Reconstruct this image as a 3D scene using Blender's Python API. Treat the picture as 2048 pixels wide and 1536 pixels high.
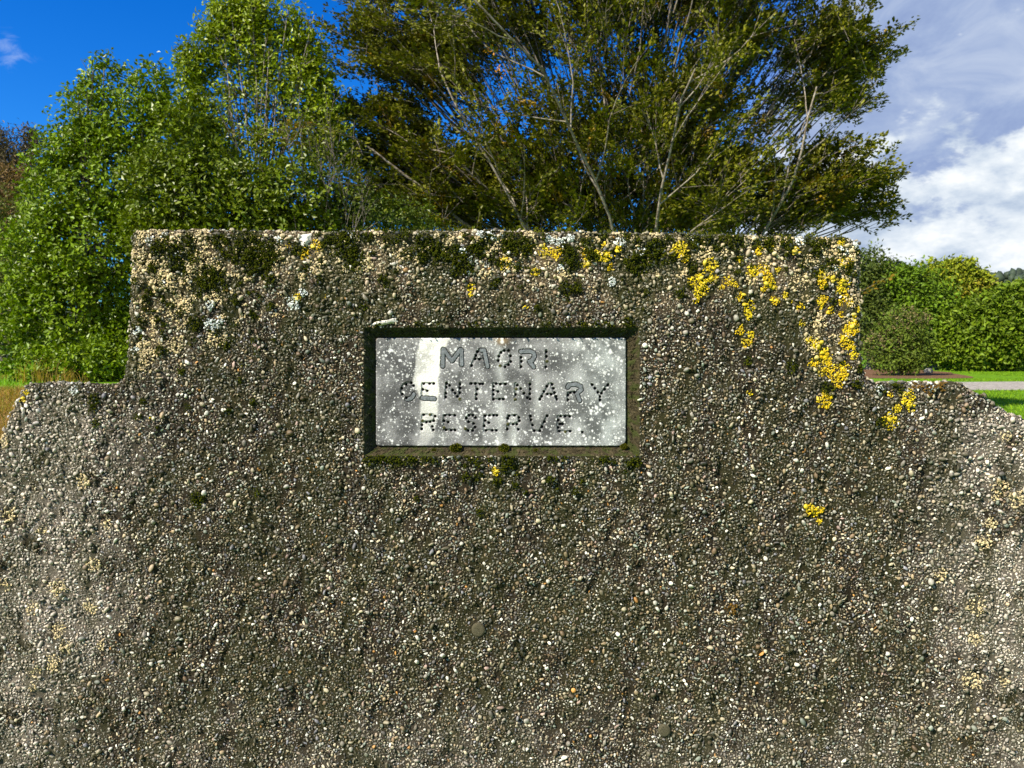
import bpy, math, random
import numpy as np
from mathutils import Vector
from mathutils.geometry import delaunay_2d_cdt

for o in list(bpy.data.objects):
    bpy.data.objects.remove(o)
SC = bpy.context.scene
COL = SC.collection
RNG = np.random.default_rng(11)
random.seed(5)

# ------------------------------------------------------------------ camera
FPX = 1538.0                 # focal length in pixels of the 2048 px wide photograph
PITCH = math.radians(2.9)
CAMZ = 1.5
WALL_Y = 1.46
cam_d = bpy.data.cameras.new('camera')
cam = bpy.data.objects.new('camera', cam_d)
COL.objects.link(cam)
cam.location = (0, 0, CAMZ)
cam.rotation_euler = (math.radians(90) - PITCH, 0, 0)
cam_d.sensor_width = 36.0
cam_d.lens = 36.0 * FPX / 2048.0
cam_d.clip_start = 0.05
cam_d.clip_end = 3000
cam_d.dof.use_dof = True
cam_d.dof.focus_distance = WALL_Y
cam_d.dof.aperture_fstop = 15.0
SC.camera = cam

# ------------------------------------------------------------------ light
SUN = Vector((-0.60, -0.50, 0.66)).normalized()      # towards the sun: behind the camera, upper left
sun_d = bpy.data.lights.new('sun', 'SUN')
sun_d.energy = 5.0
sun_d.angle = math.radians(0.5)
sun_d.color = (1.0, 0.92, 0.76)
sun = bpy.data.objects.new('sun', sun_d)
COL.objects.link(sun)
sun.rotation_euler = SUN.to_track_quat('Z', 'Y').to_euler()

W = bpy.data.worlds.new('World')
SC.world = W
W.use_nodes = True


class NT:
    """tiny helper round a node tree"""
    def __init__(self, tree):
        self.t = tree
        tree.nodes.clear()

    def n(self, kind, **kw):
        nd = self.t.nodes.new(kind)
        for k, v in kw.items():
            if k in nd.inputs.keys() if isinstance(k, str) else False:
                nd.inputs[k].default_value = v
            else:
                setattr(nd, k, v)
        return nd

    def l(self, a, b):
        self.t.links.new(a, b)

    def math(self, op, a, b=None, clamp=False):
        nd = self.t.nodes.new('ShaderNodeMath')
        nd.operation = op
        nd.use_clamp = clamp
        for i, x in enumerate((a, b)):
            if x is None:
                continue
            if isinstance(x, (int, float)):
                nd.inputs[i].default_value = x
            else:
                self.l(x, nd.inputs[i])
        return nd.outputs[0]

    def ramp(self, fac, stops):
        nd = self.t.nodes.new('ShaderNodeValToRGB')
        cr = nd.color_ramp
        while len(cr.elements) < len(stops):
            cr.elements.new(0.5)
        for e, (p, c) in zip(cr.elements, stops):
            e.position = p
            e.color = c if len(c) == 4 else (*c, 1)
        self.l(fac, nd.inputs['Fac'])
        return nd.outputs['Color']

    def mix(self, fac, a, b, blend='MIX'):
        nd = self.t.nodes.new('ShaderNodeMix')
        nd.data_type = 'RGBA'
        nd.blend_type = blend
        for sock, x in ((nd.inputs[0], fac), (nd.inputs[6], a), (nd.inputs[7], b)):
            if isinstance(x, (int, float)):
                sock.default_value = x
            elif isinstance(x, tuple):
                sock.default_value = x if len(x) == 4 else (*x, 1)
            else:
                self.l(x, sock)
        return nd.outputs[2]

    def noise(self, vec, scale, detail=4, rough=0.55, dist=0.0):
        nd = self.t.nodes.new('ShaderNodeTexNoise')
        nd.inputs['Scale'].default_value = scale
        nd.inputs['Detail'].default_value = detail
        nd.inputs['Roughness'].default_value = rough
        nd.inputs['Distortion'].default_value = dist
        if vec is not None:
            self.l(vec, nd.inputs['Vector'])
        return nd.outputs['Fac']


def smooth_node(N, x, lo, hi):
    nd = N.t.nodes.new('ShaderNodeMapRange')
    nd.interpolation_type = 'SMOOTHSTEP'
    nd.inputs['From Min'].default_value = lo
    nd.inputs['From Max'].default_value = hi
    N.l(x, nd.inputs['Value'])
    return nd.outputs['Result']


def build_world():
    N = NT(W.node_tree)
    out = N.n('ShaderNodeOutputWorld')
    bg = N.n('ShaderNodeBackground')
    bg.inputs['Strength'].default_value = 0.066
    sky = N.n('ShaderNodeTexSky')
    sky.sky_type = 'NISHITA'
    sky.sun_disc = False
    sky.sun_elevation = math.asin(SUN.z)
    sky.sun_rotation = math.atan2(SUN.x, SUN.y)
    sky.air_density = 1.0
    sky.dust_density = 0.3
    sky.ozone_density = 2.0
    hs = N.n('ShaderNodeHueSaturation')
    hs.inputs['Saturation'].default_value = 1.5
    hs.inputs['Value'].default_value = 1.25
    N.l(sky.outputs[0], hs.inputs['Color'])
    blue = N.mix(1.0, hs.outputs[0], (0.30, 0.73, 1.18), 'MULTIPLY')
    tc = N.n('ShaderNodeTexCoord')
    d = tc.outputs['Generated']
    sep = N.n('ShaderNodeSeparateXYZ')
    N.l(d, sep.inputs[0])
    x, y, z = sep.outputs
    # clouds cover the right hand half of the sky, their border leaning away upwards
    wob = N.math('SUBTRACT', N.noise(d, 4.0, 6, 0.6), 0.5)
    m = N.math('SUBTRACT', x, N.math('MULTIPLY', y, 0.17))
    m = N.math('SUBTRACT', m, N.math('MULTIPLY', z, 0.42))
    m = N.math('ADD', m, N.math('MULTIPLY', wob, 0.30))
    mask = smooth_node(N, m, -0.03, 0.10)
    # stretch the direction so that clouds flatten towards the horizon
    mp = N.n('ShaderNodeMapping')
    mp.inputs['Scale'].default_value = (1.0, 1.0, 1.9)
    mp.inputs['Location'].default_value = (0.37, 0.2, 0.11)
    N.l(d, mp.inputs['Vector'])
    def density(off):
        mo = N.n('ShaderNodeMapping')
        mo.inputs['Location'].default_value = off
        N.l(mp.outputs[0], mo.inputs['Vector'])
        a = N.noise(mo.outputs[0], 6.5, 9, 0.57, 0.15)
        b = N.noise(mo.outputs[0], 19.0, 6, 0.6, 0.3)
        return N.math('ADD', N.math('MULTIPLY', a, 0.78), N.math('MULTIPLY', b, 0.22))
    d0 = density((0, 0, 0))
    d1 = density((-0.022, 0.0, 0.036))           # a step towards the sun: lit rims, grey undersides
    low = smooth_node(N, z, 0.33, 0.14)          # cumulus low down, a veil higher up
    cov = N.math('ADD', d0, N.math('MULTIPLY', N.math('SUBTRACT', low, 0.62), 0.26))
    cum = smooth_node(N, cov, 0.435, 0.515)
    lit = N.math('ADD', N.math('MULTIPLY', N.math('SUBTRACT', d0, d1), 4.6), 0.42)
    lit = N.math('ADD', lit, N.math('MULTIPLY', N.math('SUBTRACT', low, 0.5), 0.25), True)
    ccol = N.ramp(lit, [(0.12, (3.9, 4.7, 5.9)), (0.42, (5.2, 5.9, 6.8)), (0.72, (6.6, 7.1, 7.6)), (1.0, (8.0, 8.2, 8.4))])
    veil = N.ramp(N.noise(mp.outputs[0], 8.0, 8, 0.6, 0.6), [(0.32, (1.9, 2.6, 4.7)), (0.5, (2.8, 3.6, 5.5)), (0.68, (4.3, 5.0, 6.4))])
    cloud = N.mix(cum, veil, ccol)
    col = N.mix(mask, blue, cloud)
    # one wisp in the blue
    wd = N.n('ShaderNodeVectorMath', operation='DISTANCE')
    N.l(d, wd.inputs[0])
    wv = Vector(((40 - 1024) / FPX, 1.0, (768 - 112) / FPX - math.tan(PITCH))).normalized()
    wd.inputs[1].default_value = wv
    wn = N.noise(mp.outputs[0], 26.0, 6, 0.62, 0.8)
    wq = N.math('ADD', wd.outputs['Value'], N.math('MULTIPLY', N.math('SUBTRACT', 0.5, wn), 0.09))
    col = N.mix(N.math('MULTIPLY', smooth_node(N, wq, 0.020, -0.012), 0.35), col, (6.0, 6.8, 8.2))
    N.l(col, bg.inputs['Color'])
    N.l(bg.outputs[0], out.inputs['Surface'])


build_world()
SC.view_settings.view_transform = 'Standard'
SC.view_settings.look = 'None'
SC.view_settings.gamma = 1.0
SC.view_settings.use_curve_mapping = False
SC.view_settings.exposure = 0.96
SC.cycles.max_bounces = 6
SC.cycles.diffuse_bounces = 3
SC.cycles.transparent_max_bounces = 8


# ------------------------------------------------------------------ helpers
def unp(u, v, Y=WALL_Y):
    """photo pixel -> (x, z) on the vertical plane at distance Y"""
    u = np.asarray(u, float)
    v = np.asarray(v, float)
    cx = (u - 1024) / FPX
    cy = (768 - v) / FPX
    dy = math.cos(PITCH) + cy * math.sin(PITCH)
    dz = -math.sin(PITCH) + cy * math.cos(PITCH)
    return Y * cx / dy, CAMZ + Y * dz / dy


def pt(u, v, Y):
    x, z = unp(u, v, Y)
    return np.array([float(x), Y, float(z)])


def smooth(x, lo, hi):
    t = np.clip((np.asarray(x, float) - lo) / (hi - lo), 0, 1)
    return t * t * (3 - 2 * t)


LAT = RNG.random((8, 256, 256))


def vnoise(x, y, layer=0):
    xi = np.floor(x).astype(int)
    yi = np.floor(y).astype(int)
    fx = x - xi
    fy = y - yi
    fx = fx * fx * (3 - 2 * fx)
    fy = fy * fy * (3 - 2 * fy)
    L = LAT[layer % 8]
    a = L[xi & 255, yi & 255]
    b = L[(xi + 1) & 255, yi & 255]
    c = L[xi & 255, (yi + 1) & 255]
    d = L[(xi + 1) & 255, (yi + 1) & 255]
    return (a * (1 - fx) + b * fx) * (1 - fy) + (c * (1 - fx) + d * fx) * fy


def fbm(x, y, scale, octv=4, layer=0):
    x = np.asarray(x, float) / scale
    y = np.asarray(y, float) / scale
    s = 0
    a = 0.5
    tot = 0
    for k in range(octv):
        s = s + a * vnoise(x + 17.3 * k, y + 9.1 * k, layer + k)
        tot += a
        a *= 0.55
        x = x * 2.03
        y = y * 2.03
    return s / tot


def norm(v):
    return v / np.maximum(np.linalg.norm(v, axis=-1, keepdims=True), 1e-9)


def mesh_np(name, V, F, col=None, smooth_shade=True):
    V = np.ascontiguousarray(np.asarray(V, np.float32).reshape(-1, 3))
    F = np.asarray(F, np.int32)
    me = bpy.data.meshes.new(name)
    me.vertices.add(len(V))
    me.vertices.foreach_set('co', V.ravel())
    k = F.shape[1]
    me.loops.add(F.size)
    me.loops.foreach_set('vertex_index', np.ascontiguousarray(F).ravel())
    me.polygons.add(len(F))
    me.polygons.foreach_set('loop_start', np.arange(0, F.size, k, dtype=np.int32))
    me.polygons.foreach_set('use_smooth', np.broadcast_to(np.asarray(smooth_shade, bool), (len(F),)).copy())
    me.update(calc_edges=True)
    if col is not None:
        at = me.attributes.new('Col', 'FLOAT_COLOR', 'POINT')
        c = np.ones((len(V), 4), np.float32)
        c[:, :3] = col
        at.data.foreach_set('color', c.ravel())
    return me


def link(name, me, mat=None, parent=None, **props):
    o = bpy.data.objects.new(name, me)
    COL.objects.link(o)
    if mat is not None and me is not None and len(me.materials) == 0:
        me.materials.append(mat)
    if parent is not None:
        o.parent = parent
    for k, v in props.items():
        o[k] = v
    return o


def thing(name, label, cat, loc, group=None, rot=0.0):
    o = bpy.data.objects.new(name, None)
    o.empty_display_size = 0.1
    COL.objects.link(o)
    o.location = loc
    o.rotation_euler = (0, 0, rot)
    o['label'] = label
    o['category'] = cat
    if group:
        o['group'] = group
    return o


class Tubes:
    """collects tapered tubes, builds one mesh in local coordinates of an origin"""
    def __init__(self):
        self.V = []
        self.F = []
        self.n = 0

    def add(self, pts, radii, sides=6):
        pts = np.asarray(pts, float)
        m = len(pts)
        radii = np.broadcast_to(np.asarray(radii, float), (m,))
        tan = norm(np.gradient(pts, axis=0))
        ref = np.array([0.31, 0.93, 0.17])
        s1 = norm(np.cross(tan, ref))
        s2 = np.cross(tan, s1)
        a = np.arange(sides) * 2 * math.pi / sides
        ring = (np.cos(a)[None, :, None] * s1[:, None, :] + np.sin(a)[None, :, None] * s2[:, None, :])
        V = pts[:, None, :] + ring * radii[:, None, None]
        idx = np.arange(m * sides).reshape(m, sides) + self.n
        a0 = idx[:-1]
        b0 = np.roll(a0, -1, axis=1)
        a1 = idx[1:]
        b1 = np.roll(a1, -1, axis=1)
        self.V.append(V.reshape(-1, 3))
        self.F.append(np.stack([a0, b0, b1, a1], -1).reshape(-1, 4))
        self.n += m * sides

    def build(self, name, mat, parent, origin=(0, 0, 0), **props):
        V = np.concatenate(self.V) - np.asarray(origin)
        me = mesh_np(name, V, np.concatenate(self.F))
        return link(name, me, mat, parent, **props)


# ------------------------------------------------------------------ materials
def mat_new(name):
    m = bpy.data.materials.new(name)
    m.use_nodes = True
    return m, NT(m.node_tree)


def principled(N, rough=0.7, spec=0.3):
    out = N.n('ShaderNodeOutputMaterial')
    b = N.n('ShaderNodeBsdfPrincipled')
    b.inputs['Roughness'].default_value = rough
    b.inputs['Specular IOR Level'].default_value = spec
    N.l(b.outputs[0], out.inputs['Surface'])
    return b, out


def bump(N, h, strength, dist, b):
    nd = N.n('ShaderNodeBump')
    nd.inputs['Strength'].default_value = strength
    nd.inputs['Distance'].default_value = dist
    N.l(h, nd.inputs['Height'])
    N.l(nd.outputs[0], b.inputs['Normal'])


def attr_mat(name, rough=0.8, spec=0.2, nscale=300, namp=0.5, bumpd=0.001, bscale=900, use_object=False):
    """colour from the mesh attribute Col (or the object's own colour), broken up by noise"""
    m, N = mat_new(name)
    b, out = principled(N, rough, spec)
    if use_object:
        oi = N.n('ShaderNodeObjectInfo')
        c = oi.outputs['Color']
    else:
        at = N.n('ShaderNodeAttribute')
        at.attribute_name = 'Col'
        c = at.outputs['Color']
    geo = N.n('ShaderNodeNewGeometry')
    nz = N.noise(geo.outputs['Position'], nscale, 5, 0.65)
    g = N.ramp(nz, [(0.25, (1 - namp,) * 3), (0.75, (1 + namp,) * 3)])
    N.l(N.mix(1.0, c, g, 'MULTIPLY'), b.inputs['Base Color'])
    if bumpd:
        bump(N, N.noise(geo.outputs['Position'], bscale, 3, 0.7), 0.8, bumpd, b)
    return m


def leaf_mat(name, rough=0.42, spec=0.45, trans=0.3, tcol=(1.5, 1.7, 0.5)):
    m, N = mat_new(name)
    b, out = principled(N, rough, spec)
    at = N.n('ShaderNodeAttribute')
    at.attribute_name = 'Col'
    c = at.outputs['Color']
    N.l(c, b.inputs['Base Color'])
    t = N.n('ShaderNodeBsdfTranslucent')
    N.l(N.mix(1.0, c, tcol, 'MULTIPLY'), t.inputs['Color'])
    mx = N.n('ShaderNodeMixShader')
    mx.inputs[0].default_value = trans
    N.l(b.outputs[0], mx.inputs[1])
    N.l(t.outputs[0], mx.inputs[2])
    N.l(mx.outputs[0], out.inputs['Surface'])
    return m


M_MATRIX = attr_mat('cement_matrix', 0.95, 0.1, 420, 0.75, 0.003, 700)
M_PEB = attr_mat('pebble_stone', 0.5, 0.35, 500, 0.30, 0.0006, 1500)
M_PEBO = attr_mat('pebble_stone_single', 0.45, 0.4, 450, 0.30, 0.0006, 1500, True)
M_MOSS = attr_mat('moss', 1.0, 0.05, 600, 0.5, 0)
M_LICH = attr_mat('lichen', 0.9, 0.1, 900, 0.25, 0.0008, 1500)
M_MORTAR = attr_mat('recess_mortar', 0.95, 0.1, 500, 0.6, 0.002, 900)
M_MARBLE = attr_mat('marble', 0.55, 0.3, 700, 0.12, 0.0003, 1800)
M_LEAD = attr_mat('lead', 0.55, 0.5, 500, 0.35, 0.0008, 500)
M_LEAF = leaf_mat('glossy_leaf', 0.40, 0.24, 0.15)
M_BEECH = leaf_mat('beech_leaf', 0.5, 0.2, 0.12)
M_DULL = leaf_mat('far_leaf', 0.55, 0.18, 0.12)
M_GRASS = leaf_mat('grass_blade', 0.6, 0.2, 0.35, (1.3, 1.5, 0.5))


def bark_mat(name, c1, c2, scale=14):
    m, N = mat_new(name)
    b, out = principled(N, 0.85, 0.15)
    geo = N.n('ShaderNodeNewGeometry')
    nz = N.noise(geo.outputs['Position'], scale, 6, 0.65, 0.3)
    N.l(N.ramp(nz, [(0.35, c1), (0.62, c2)]), b.inputs['Base Color'])
    bump(N, nz, 0.6, 0.02, b)
    return m


M_BARK = bark_mat('pale_bark', (0.08, 0.06, 0.042), (0.33, 0.29, 0.23))
M_BARKD = bark_mat('grey_brown_bark', (0.07, 0.055, 0.04), (0.22, 0.19, 0.16))

# ==================================================================
#  THE SETTING: ground, gravel road, mulch bed, far hill
# ==================================================================
def ground_z(x, y):
    x = np.asarray(x, float)
    y = np.asarray(y, float)
    left = smooth(-x / np.maximum(y, 3.0), 0.10, 0.36)
    rise = smooth(y, 3.5, 11.5)
    g = 0.93 * left * rise * (1 - smooth(y, 60, 110))
    g = g + 0.10 * (fbm(x + 300, y + 300, 9.0, 3, 3) - 0.5) * smooth(y, 3, 10) * (1 - 0.7 * smooth(y, 20, 40))
    return g


def build_ground():
    # one sheet, fine near the camera, coarse towards the horizon
    ys = np.concatenate([np.linspace(-60, 2, 18), np.linspace(2.5, 30, 70), np.linspace(30.8, 80, 60), np.geomspace(82, 2500, 26)])
    xs = np.concatenate([-np.geomspace(2500, 42, 18), np.linspace(-40, 40, 130), np.geomspace(42, 2500, 18)])
    X, Y = np.meshgrid(xs, ys)
    Z = ground_z(X, Y)
    V = np.stack([X, Y, Z], -1)
    ny, nx = X.shape
    idx = np.arange(nx * ny).reshape(ny, nx)
    F = np.stack([idx[:-1, :-1], idx[:-1, 1:], idx[1:, 1:], idx[1:, :-1]], -1).reshape(-1, 4)
    me = mesh_np('ground', V, F)
    m, N = mat_new('lawn')
    b, out = principled(N, 0.95, 0.1)
    geo = N.n('ShaderNodeNewGeometry')
    P = geo.outputs['Position']
    sep = N.n('ShaderNodeSeparateXYZ')
    N.l(P, sep.inputs[0])
    nz = N.noise(P, 1.6, 6, 0.65)
    nf = N.noise(P, 22, 4, 0.7)
    green = N.ramp(nz, [(0.3, (0.085, 0.19, 0.006)), (0.7, (0.16, 0.32, 0.010))])
    dry = N.ramp(nf, [(0.3, (0.13, 0.075, 0.02)), (0.7, (0.34, 0.22, 0.07))])
    # long dry grass on the left, nearer than the mown lawn
    dm = N.math('MULTIPLY', smooth_node(N, sep.outputs[0], -1.0, -3.0), smooth_node(N, N.math('ADD', sep.outputs[1], N.math('MULTIPLY', nz, 1.2)), 11.9, 10.6))
    c = N.mix(dm, green, dry)
    g = N.ramp(nf, [(0.25, (0.7, 0.7, 0.7)), (0.75, (1.2, 1.2, 1.2))])
    N.l(N.mix(1.0, c, g, 'MULTIPLY'), b.inputs['Base Color'])
    bump(N, nf, 1.0, 0.05, b)
    link('ground', me, m, kind='structure')


build_ground()


def strip(name, pts_near, pts_far, lift, mat):
    """a flat sheet between two lines of ground points, subdivided across"""
    a = np.asarray(pts_near, float)
    b = np.asarray(pts_far, float)
    k = 8
    rows = []
    for i in range(k + 1):
        p = a + (b - a) * i / k
        rows.append(np.column_stack([p, ground_z(p[:, 0], p[:, 1]) + lift]))
    V = np.stack(rows)
    n = V.shape[1]
    idx = np.arange((k + 1) * n).reshape(k + 1, n)
    F = np.stack([idx[:-1, :-1], idx[:-1, 1:], idx[1:, 1:], idx[1:, :-1]], -1).reshape(-1, 4)
    return link(name, mesh_np(name, V, F), mat, kind='structure')


def noise_mat(name, c1, c2, scale, rough=0.95, bd=0.02):
    m, N = mat_new(name)
    b, out = principled(N, rough, 0.1)
    geo = N.n('ShaderNodeNewGeometry')
    nz = N.noise(geo.outputs['Position'], scale, 6, 0.7)
    N.l(N.ramp(nz, [(0.32, c1), (0.68, c2)]), b.inputs['Base Color'])
    bump(N, nz, 1.0, bd, b)
    return m


def gp(u, v):
    """pixel -> ground point (x, y) on the flat right hand lawn"""
    cx = (u - 1024) / FPX
    cy = (768 - v) / FPX
    dy = math.cos(PITCH) + cy * math.sin(PITCH)
    dz = -math.sin(PITCH) + cy * math.cos(PITCH)
    t = -CAMZ / dz
    return cx * t, dy * t


xs = np.linspace(8, 70, 60)
wig = 0.35 * np.sin(xs * 0.35) + 0.2 * np.sin(xs * 0.9 + 1)
strip('gravel_road', np.column_stack([xs, 25.2 + wig]), np.column_stack([xs, 30.9 + wig * 0.7]), 0.012,
      noise_mat('gravel', (0.13, 0.115, 0.095), (0.46, 0.42, 0.36), 6))
xm = np.linspace(12.0, 24.2, 30)
strip('mulch_bed', np.column_stack([xm, 34.2 + 0.5 * np.sin(xm * 1.3) + 8 * smooth(xm, 20.5, 24.2)]), np.column_stack([xm, 47 + 0 * xm]), 0.01,
      noise_mat('mulch', (0.07, 0.035, 0.02), (0.20, 0.115, 0.06), 6))


def build_hill():
    xs = np.linspace(-500, 900, 120)
    ys = np.linspace(300, 700, 24)
    X, Y = np.meshgrid(xs, ys)
    T = smooth(Y, 300, 440) * (1 - smooth(Y, 520, 700))
    H = 20 + 17 * smooth(X, -100, 160) + 9 * fbm(X + 900, Y * 0.3, 130, 3, 2)
    Z = H * T - 1.0
    V = np.stack([X, Y, Z], -1)
    ny, nx = X.shape
    idx = np.arange(nx * ny).reshape(ny, nx)
    F = np.stack([idx[:-1, :-1], idx[:-1, 1:], idx[1:, 1:], idx[1:, :-1]], -1).reshape(-1, 4)
    link('hill', mesh_np('hill', V, F), noise_mat('hill_cover', (0.035, 0.05, 0.025), (0.06, 0.08, 0.04), 0.08), kind='structure')
    # the far wood on it: one mass nobody could count
    n = 3200
    px = RNG.uniform(-150, 620, n)
    py = RNG.uniform(312, 470, n)
    t = smooth(py, 300, 440) * (1 - smooth(py, 520, 700))
    pz = (20 + 17 * smooth(px, -100, 160) + 9 * fbm(px + 900, py * 0.3, 130, 3, 2)) * t - 1.0
    base = ICO12[0]
    nv = len(base)
    h = RNG.uniform(3.5, 7.0, n)
    w = RNG.uniform(1.8, 3.3, n)
    J = 1 + RNG.uniform(-0.25, 0.25, (n, nv, 1))
    Vt = base[None] * J * np.stack([w, w, h * 0.6], -1)[:, None, :]
    Vt = Vt + np.stack([px, py, pz + h * 0.45], -1)[:, None, :]
    Ft = (ICO12[1][None] + (np.arange(n) * nv)[:, None, None]).reshape(-1, 3)
    c = np.array([0.040, 0.056, 0.034]) * RNG.uniform(0.55, 1.5, (n, 1)) * np.array([1, 1, 1])
    c = np.repeat(c, nv, axis=0)
    link('far_wood', mesh_np('far_wood', Vt, Ft, c), M_DULL, kind='stuff',
         label='distant dark wood along the top of the hill', category='wood')


def ico(sub):
    t = (1 + 5 ** 0.5) / 2
    V = [(-1, t, 0), (1, t, 0), (-1, -t, 0), (1, -t, 0), (0, -1, t), (0, 1, t), (0, -1, -t), (0, 1, -t), (t, 0, -1), (t, 0, 1), (-t, 0, -1), (-t, 0, 1)]
    F = [(0, 11, 5), (0, 5, 1), (0, 1, 7), (0, 7, 10), (0, 10, 11), (1, 5, 9), (5, 11, 4), (11, 10, 2), (10, 7, 6), (7, 1, 8),
         (3, 9, 4), (3, 4, 2), (3, 2, 6), (3, 6, 8), (3, 8, 9), (4, 9, 5), (2, 4, 11), (6, 2, 10), (8, 6, 7), (9, 8, 1)]
    V = [tuple(np.array(v) / np.linalg.norm(v)) for v in V]
    for _ in range(sub):
        mid = {}
        F2 = []
        for a, b, c in F:
            ids = []
            for p, q in ((a, b), (b, c), (c, a)):
                k = (min(p, q), max(p, q))
                if k not in mid:
                    w = np.array(V[p]) + np.array(V[q])
                    mid[k] = len(V)
                    V.append(tuple(w / np.linalg.norm(w)))
                ids.append(mid[k])
            F2 += [(a, ids[0], ids[2]), (b, ids[1], ids[0]), (c, ids[2], ids[1]), tuple(ids)]
        F = F2
    return np.array(V), np.array(F)


ICO12 = ico(0)
ICO42 = ico(1)
build_hill()


# ==================================================================
#  TREES AND SHRUBS
# ==================================================================
def leaf_mesh(P, D, Nn, L, Wd, C, fold=0.18):
    """folded diamond leaves: P base, D direction, Nn normal -> vertices, quads, colours"""
    D = norm(D)
    Nn = norm(Nn - D * np.sum(Nn * D, -1, keepdims=True))
    S = np.cross(D, Nn)
    L = np.asarray(L)[:, None]
    Wd = np.asarray(Wd)[:, None]
    a = P
    b = P + D * L * 0.45 + S * Wd * 0.5 + Nn * Wd * fold
    c = P + D * L - Nn * L * 0.08
    d = P + D * L * 0.45 - S * Wd * 0.5 + Nn * Wd * fold
    V = np.stack([a, b, c, d], 1)
    n = len(P)
    i = np.arange(n)[:, None] * 4
    F = np.concatenate([i + np.array([[0, 1, 2]]), i + np.array([[0, 2, 3]])], 0)
    return V.reshape(-1, 3), F, np.repeat(C, 4, axis=0)


def vary(base, n, amp=0.35, yellow=0.25):
    b = np.asarray(base, float)
    k = 1 + RNG.uniform(-amp, amp, (n, 1))
    y = RNG.uniform(0, yellow, (n, 1))
    return np.clip(b * k * np.concatenate([1 + y * 1.2, 1 + y * 0.5, 1 - y * 0.5], 1), 0.002, 1)


def rand_dirs(n):
    v = RNG.normal(size=(n, 3))
    return norm(v)


def lobes_cloud(lobes, Y, n_clusters, shell=0.16, depth=0.8, gap=0.22):
    """cluster centres spread through a union of ellipsoids given in photo pixels at distance Y"""
    out_p, out_d = [], []
    areas = np.array([l[2] * l[3] for l in lobes], float)
    areas /= areas.sum()
    for l, a in zip(lobes, areas):
        u, v, ru, rv = l[:4]
        dy = l[4] if len(l) > 4 else 0.0
        n = max(4, int(n_clusters * a))
        c = pt(u, v, Y)
        s = Y / FPX
        r = np.array([ru * s, 0.5 * (ru + rv) * s * depth, rv * s])
        d = rand_dirs(n)
        k = 1 - np.abs(RNG.normal(0, shell, (n, 1))) - 0.35 * (RNG.random((n, 1)) < 0.35) * RNG.random((n, 1))
        k = k * (1 + 0.34 * (fbm(d[:, 0] * 3 + u, d[:, 2] * 3 + d[:, 1] * 2 + v, 0.9, 3, 1)[:, None] - 0.5) * 2)
        p = c + d * r * k + np.array([0, dy, 0])
        sc_ = 0.42 * Y / 13.0
        kp = (fbm(p[:, 0] + 0.6 * p[:, 1] + 400, p[:, 2] + 0.5 * p[:, 1] + 400, sc_, 2, 2) > 0.44) | (RNG.random(n) < gap * (1 if v < 330 else 2.2))
        out_p.append(p[kp])
        out_d.append(norm(d / r)[kp])
    return np.concatenate(out_p), np.concatenate(out_d)


def rosettes(centres, outward, per, L, Wd, base, spread=0.05, amp=0.35, yellow=0.25, upw=0.6):
    n = len(centres)
    axis = norm(outward * 0.6 + np.array([0, 0, upw]) + RNG.normal(0, 0.35, (n, 3)))
    P = np.repeat(centres, per, 0) + RNG.normal(0, spread, (n * per, 3))
    A = np.repeat(axis, per, 0)
    R = rand_dirs(n * per)
    R = norm(R - A * np.sum(R * A, -1, keepdims=True))
    t = RNG.uniform(0.5, 1.6, (n * per, 1))
    D = A * np.cos(t) + R * np.sin(t)
    k = RNG.uniform(0.65, 1.25, n * per)
    tone = np.repeat(RNG.uniform(0.75, 1.25, (n, 1)), per, 0)
    C = vary(base, n * per, amp, yellow) * tone
    return leaf_mesh(P, D, A + RNG.normal(0, 0.25, A.shape), L * k, Wd * k, C)


def join(parts):
    V, F, C = [], [], []
    n = 0
    for v, f, c in parts:
        V.append(v)
        F.append(f + n)
        C.append(c)
        n += len(v)
    return np.concatenate(V), np.concatenate(F), np.concatenate(C)


def crown(parts, name, mat, parent, origin, **props):
    V, F, C = join(parts)
    return link(name, mesh_np(name, V - np.asarray(origin), F, C, False), mat, parent, **props)


def perp_tilt(d, ang, rng=random):
    d = Vector(d).normalized()
    r = Vector((rng.gauss(0, 1), rng.gauss(0, 1), rng.gauss(0, 1)))
    r = (r - d * r.dot(d)).normalized()
    return d * math.cos(ang) + r * math.sin(ang)


def grow(p, d, length, nseg, pull, wig):
    """a wandering polyline"""
    p = Vector(p)
    d = Vector(d).normalized()
    pts = [p.copy()]
    for i in range(nseg):
        d = (d + Vector((random.gauss(0, wig), random.gauss(0, wig), random.gauss(0, wig) + pull))).normalized()
        p = p + d * (length / nseg)
        pts.append(p.copy())
    return [tuple(q) for q in pts], d


def at_t(pts, t):
    k = t * (len(pts) - 1)
    i = min(int(k), len(pts) - 2)
    a, b = Vector(pts[i]), Vector(pts[i + 1])
    return a.lerp(b, k - i), (b - a).normalized()


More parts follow.
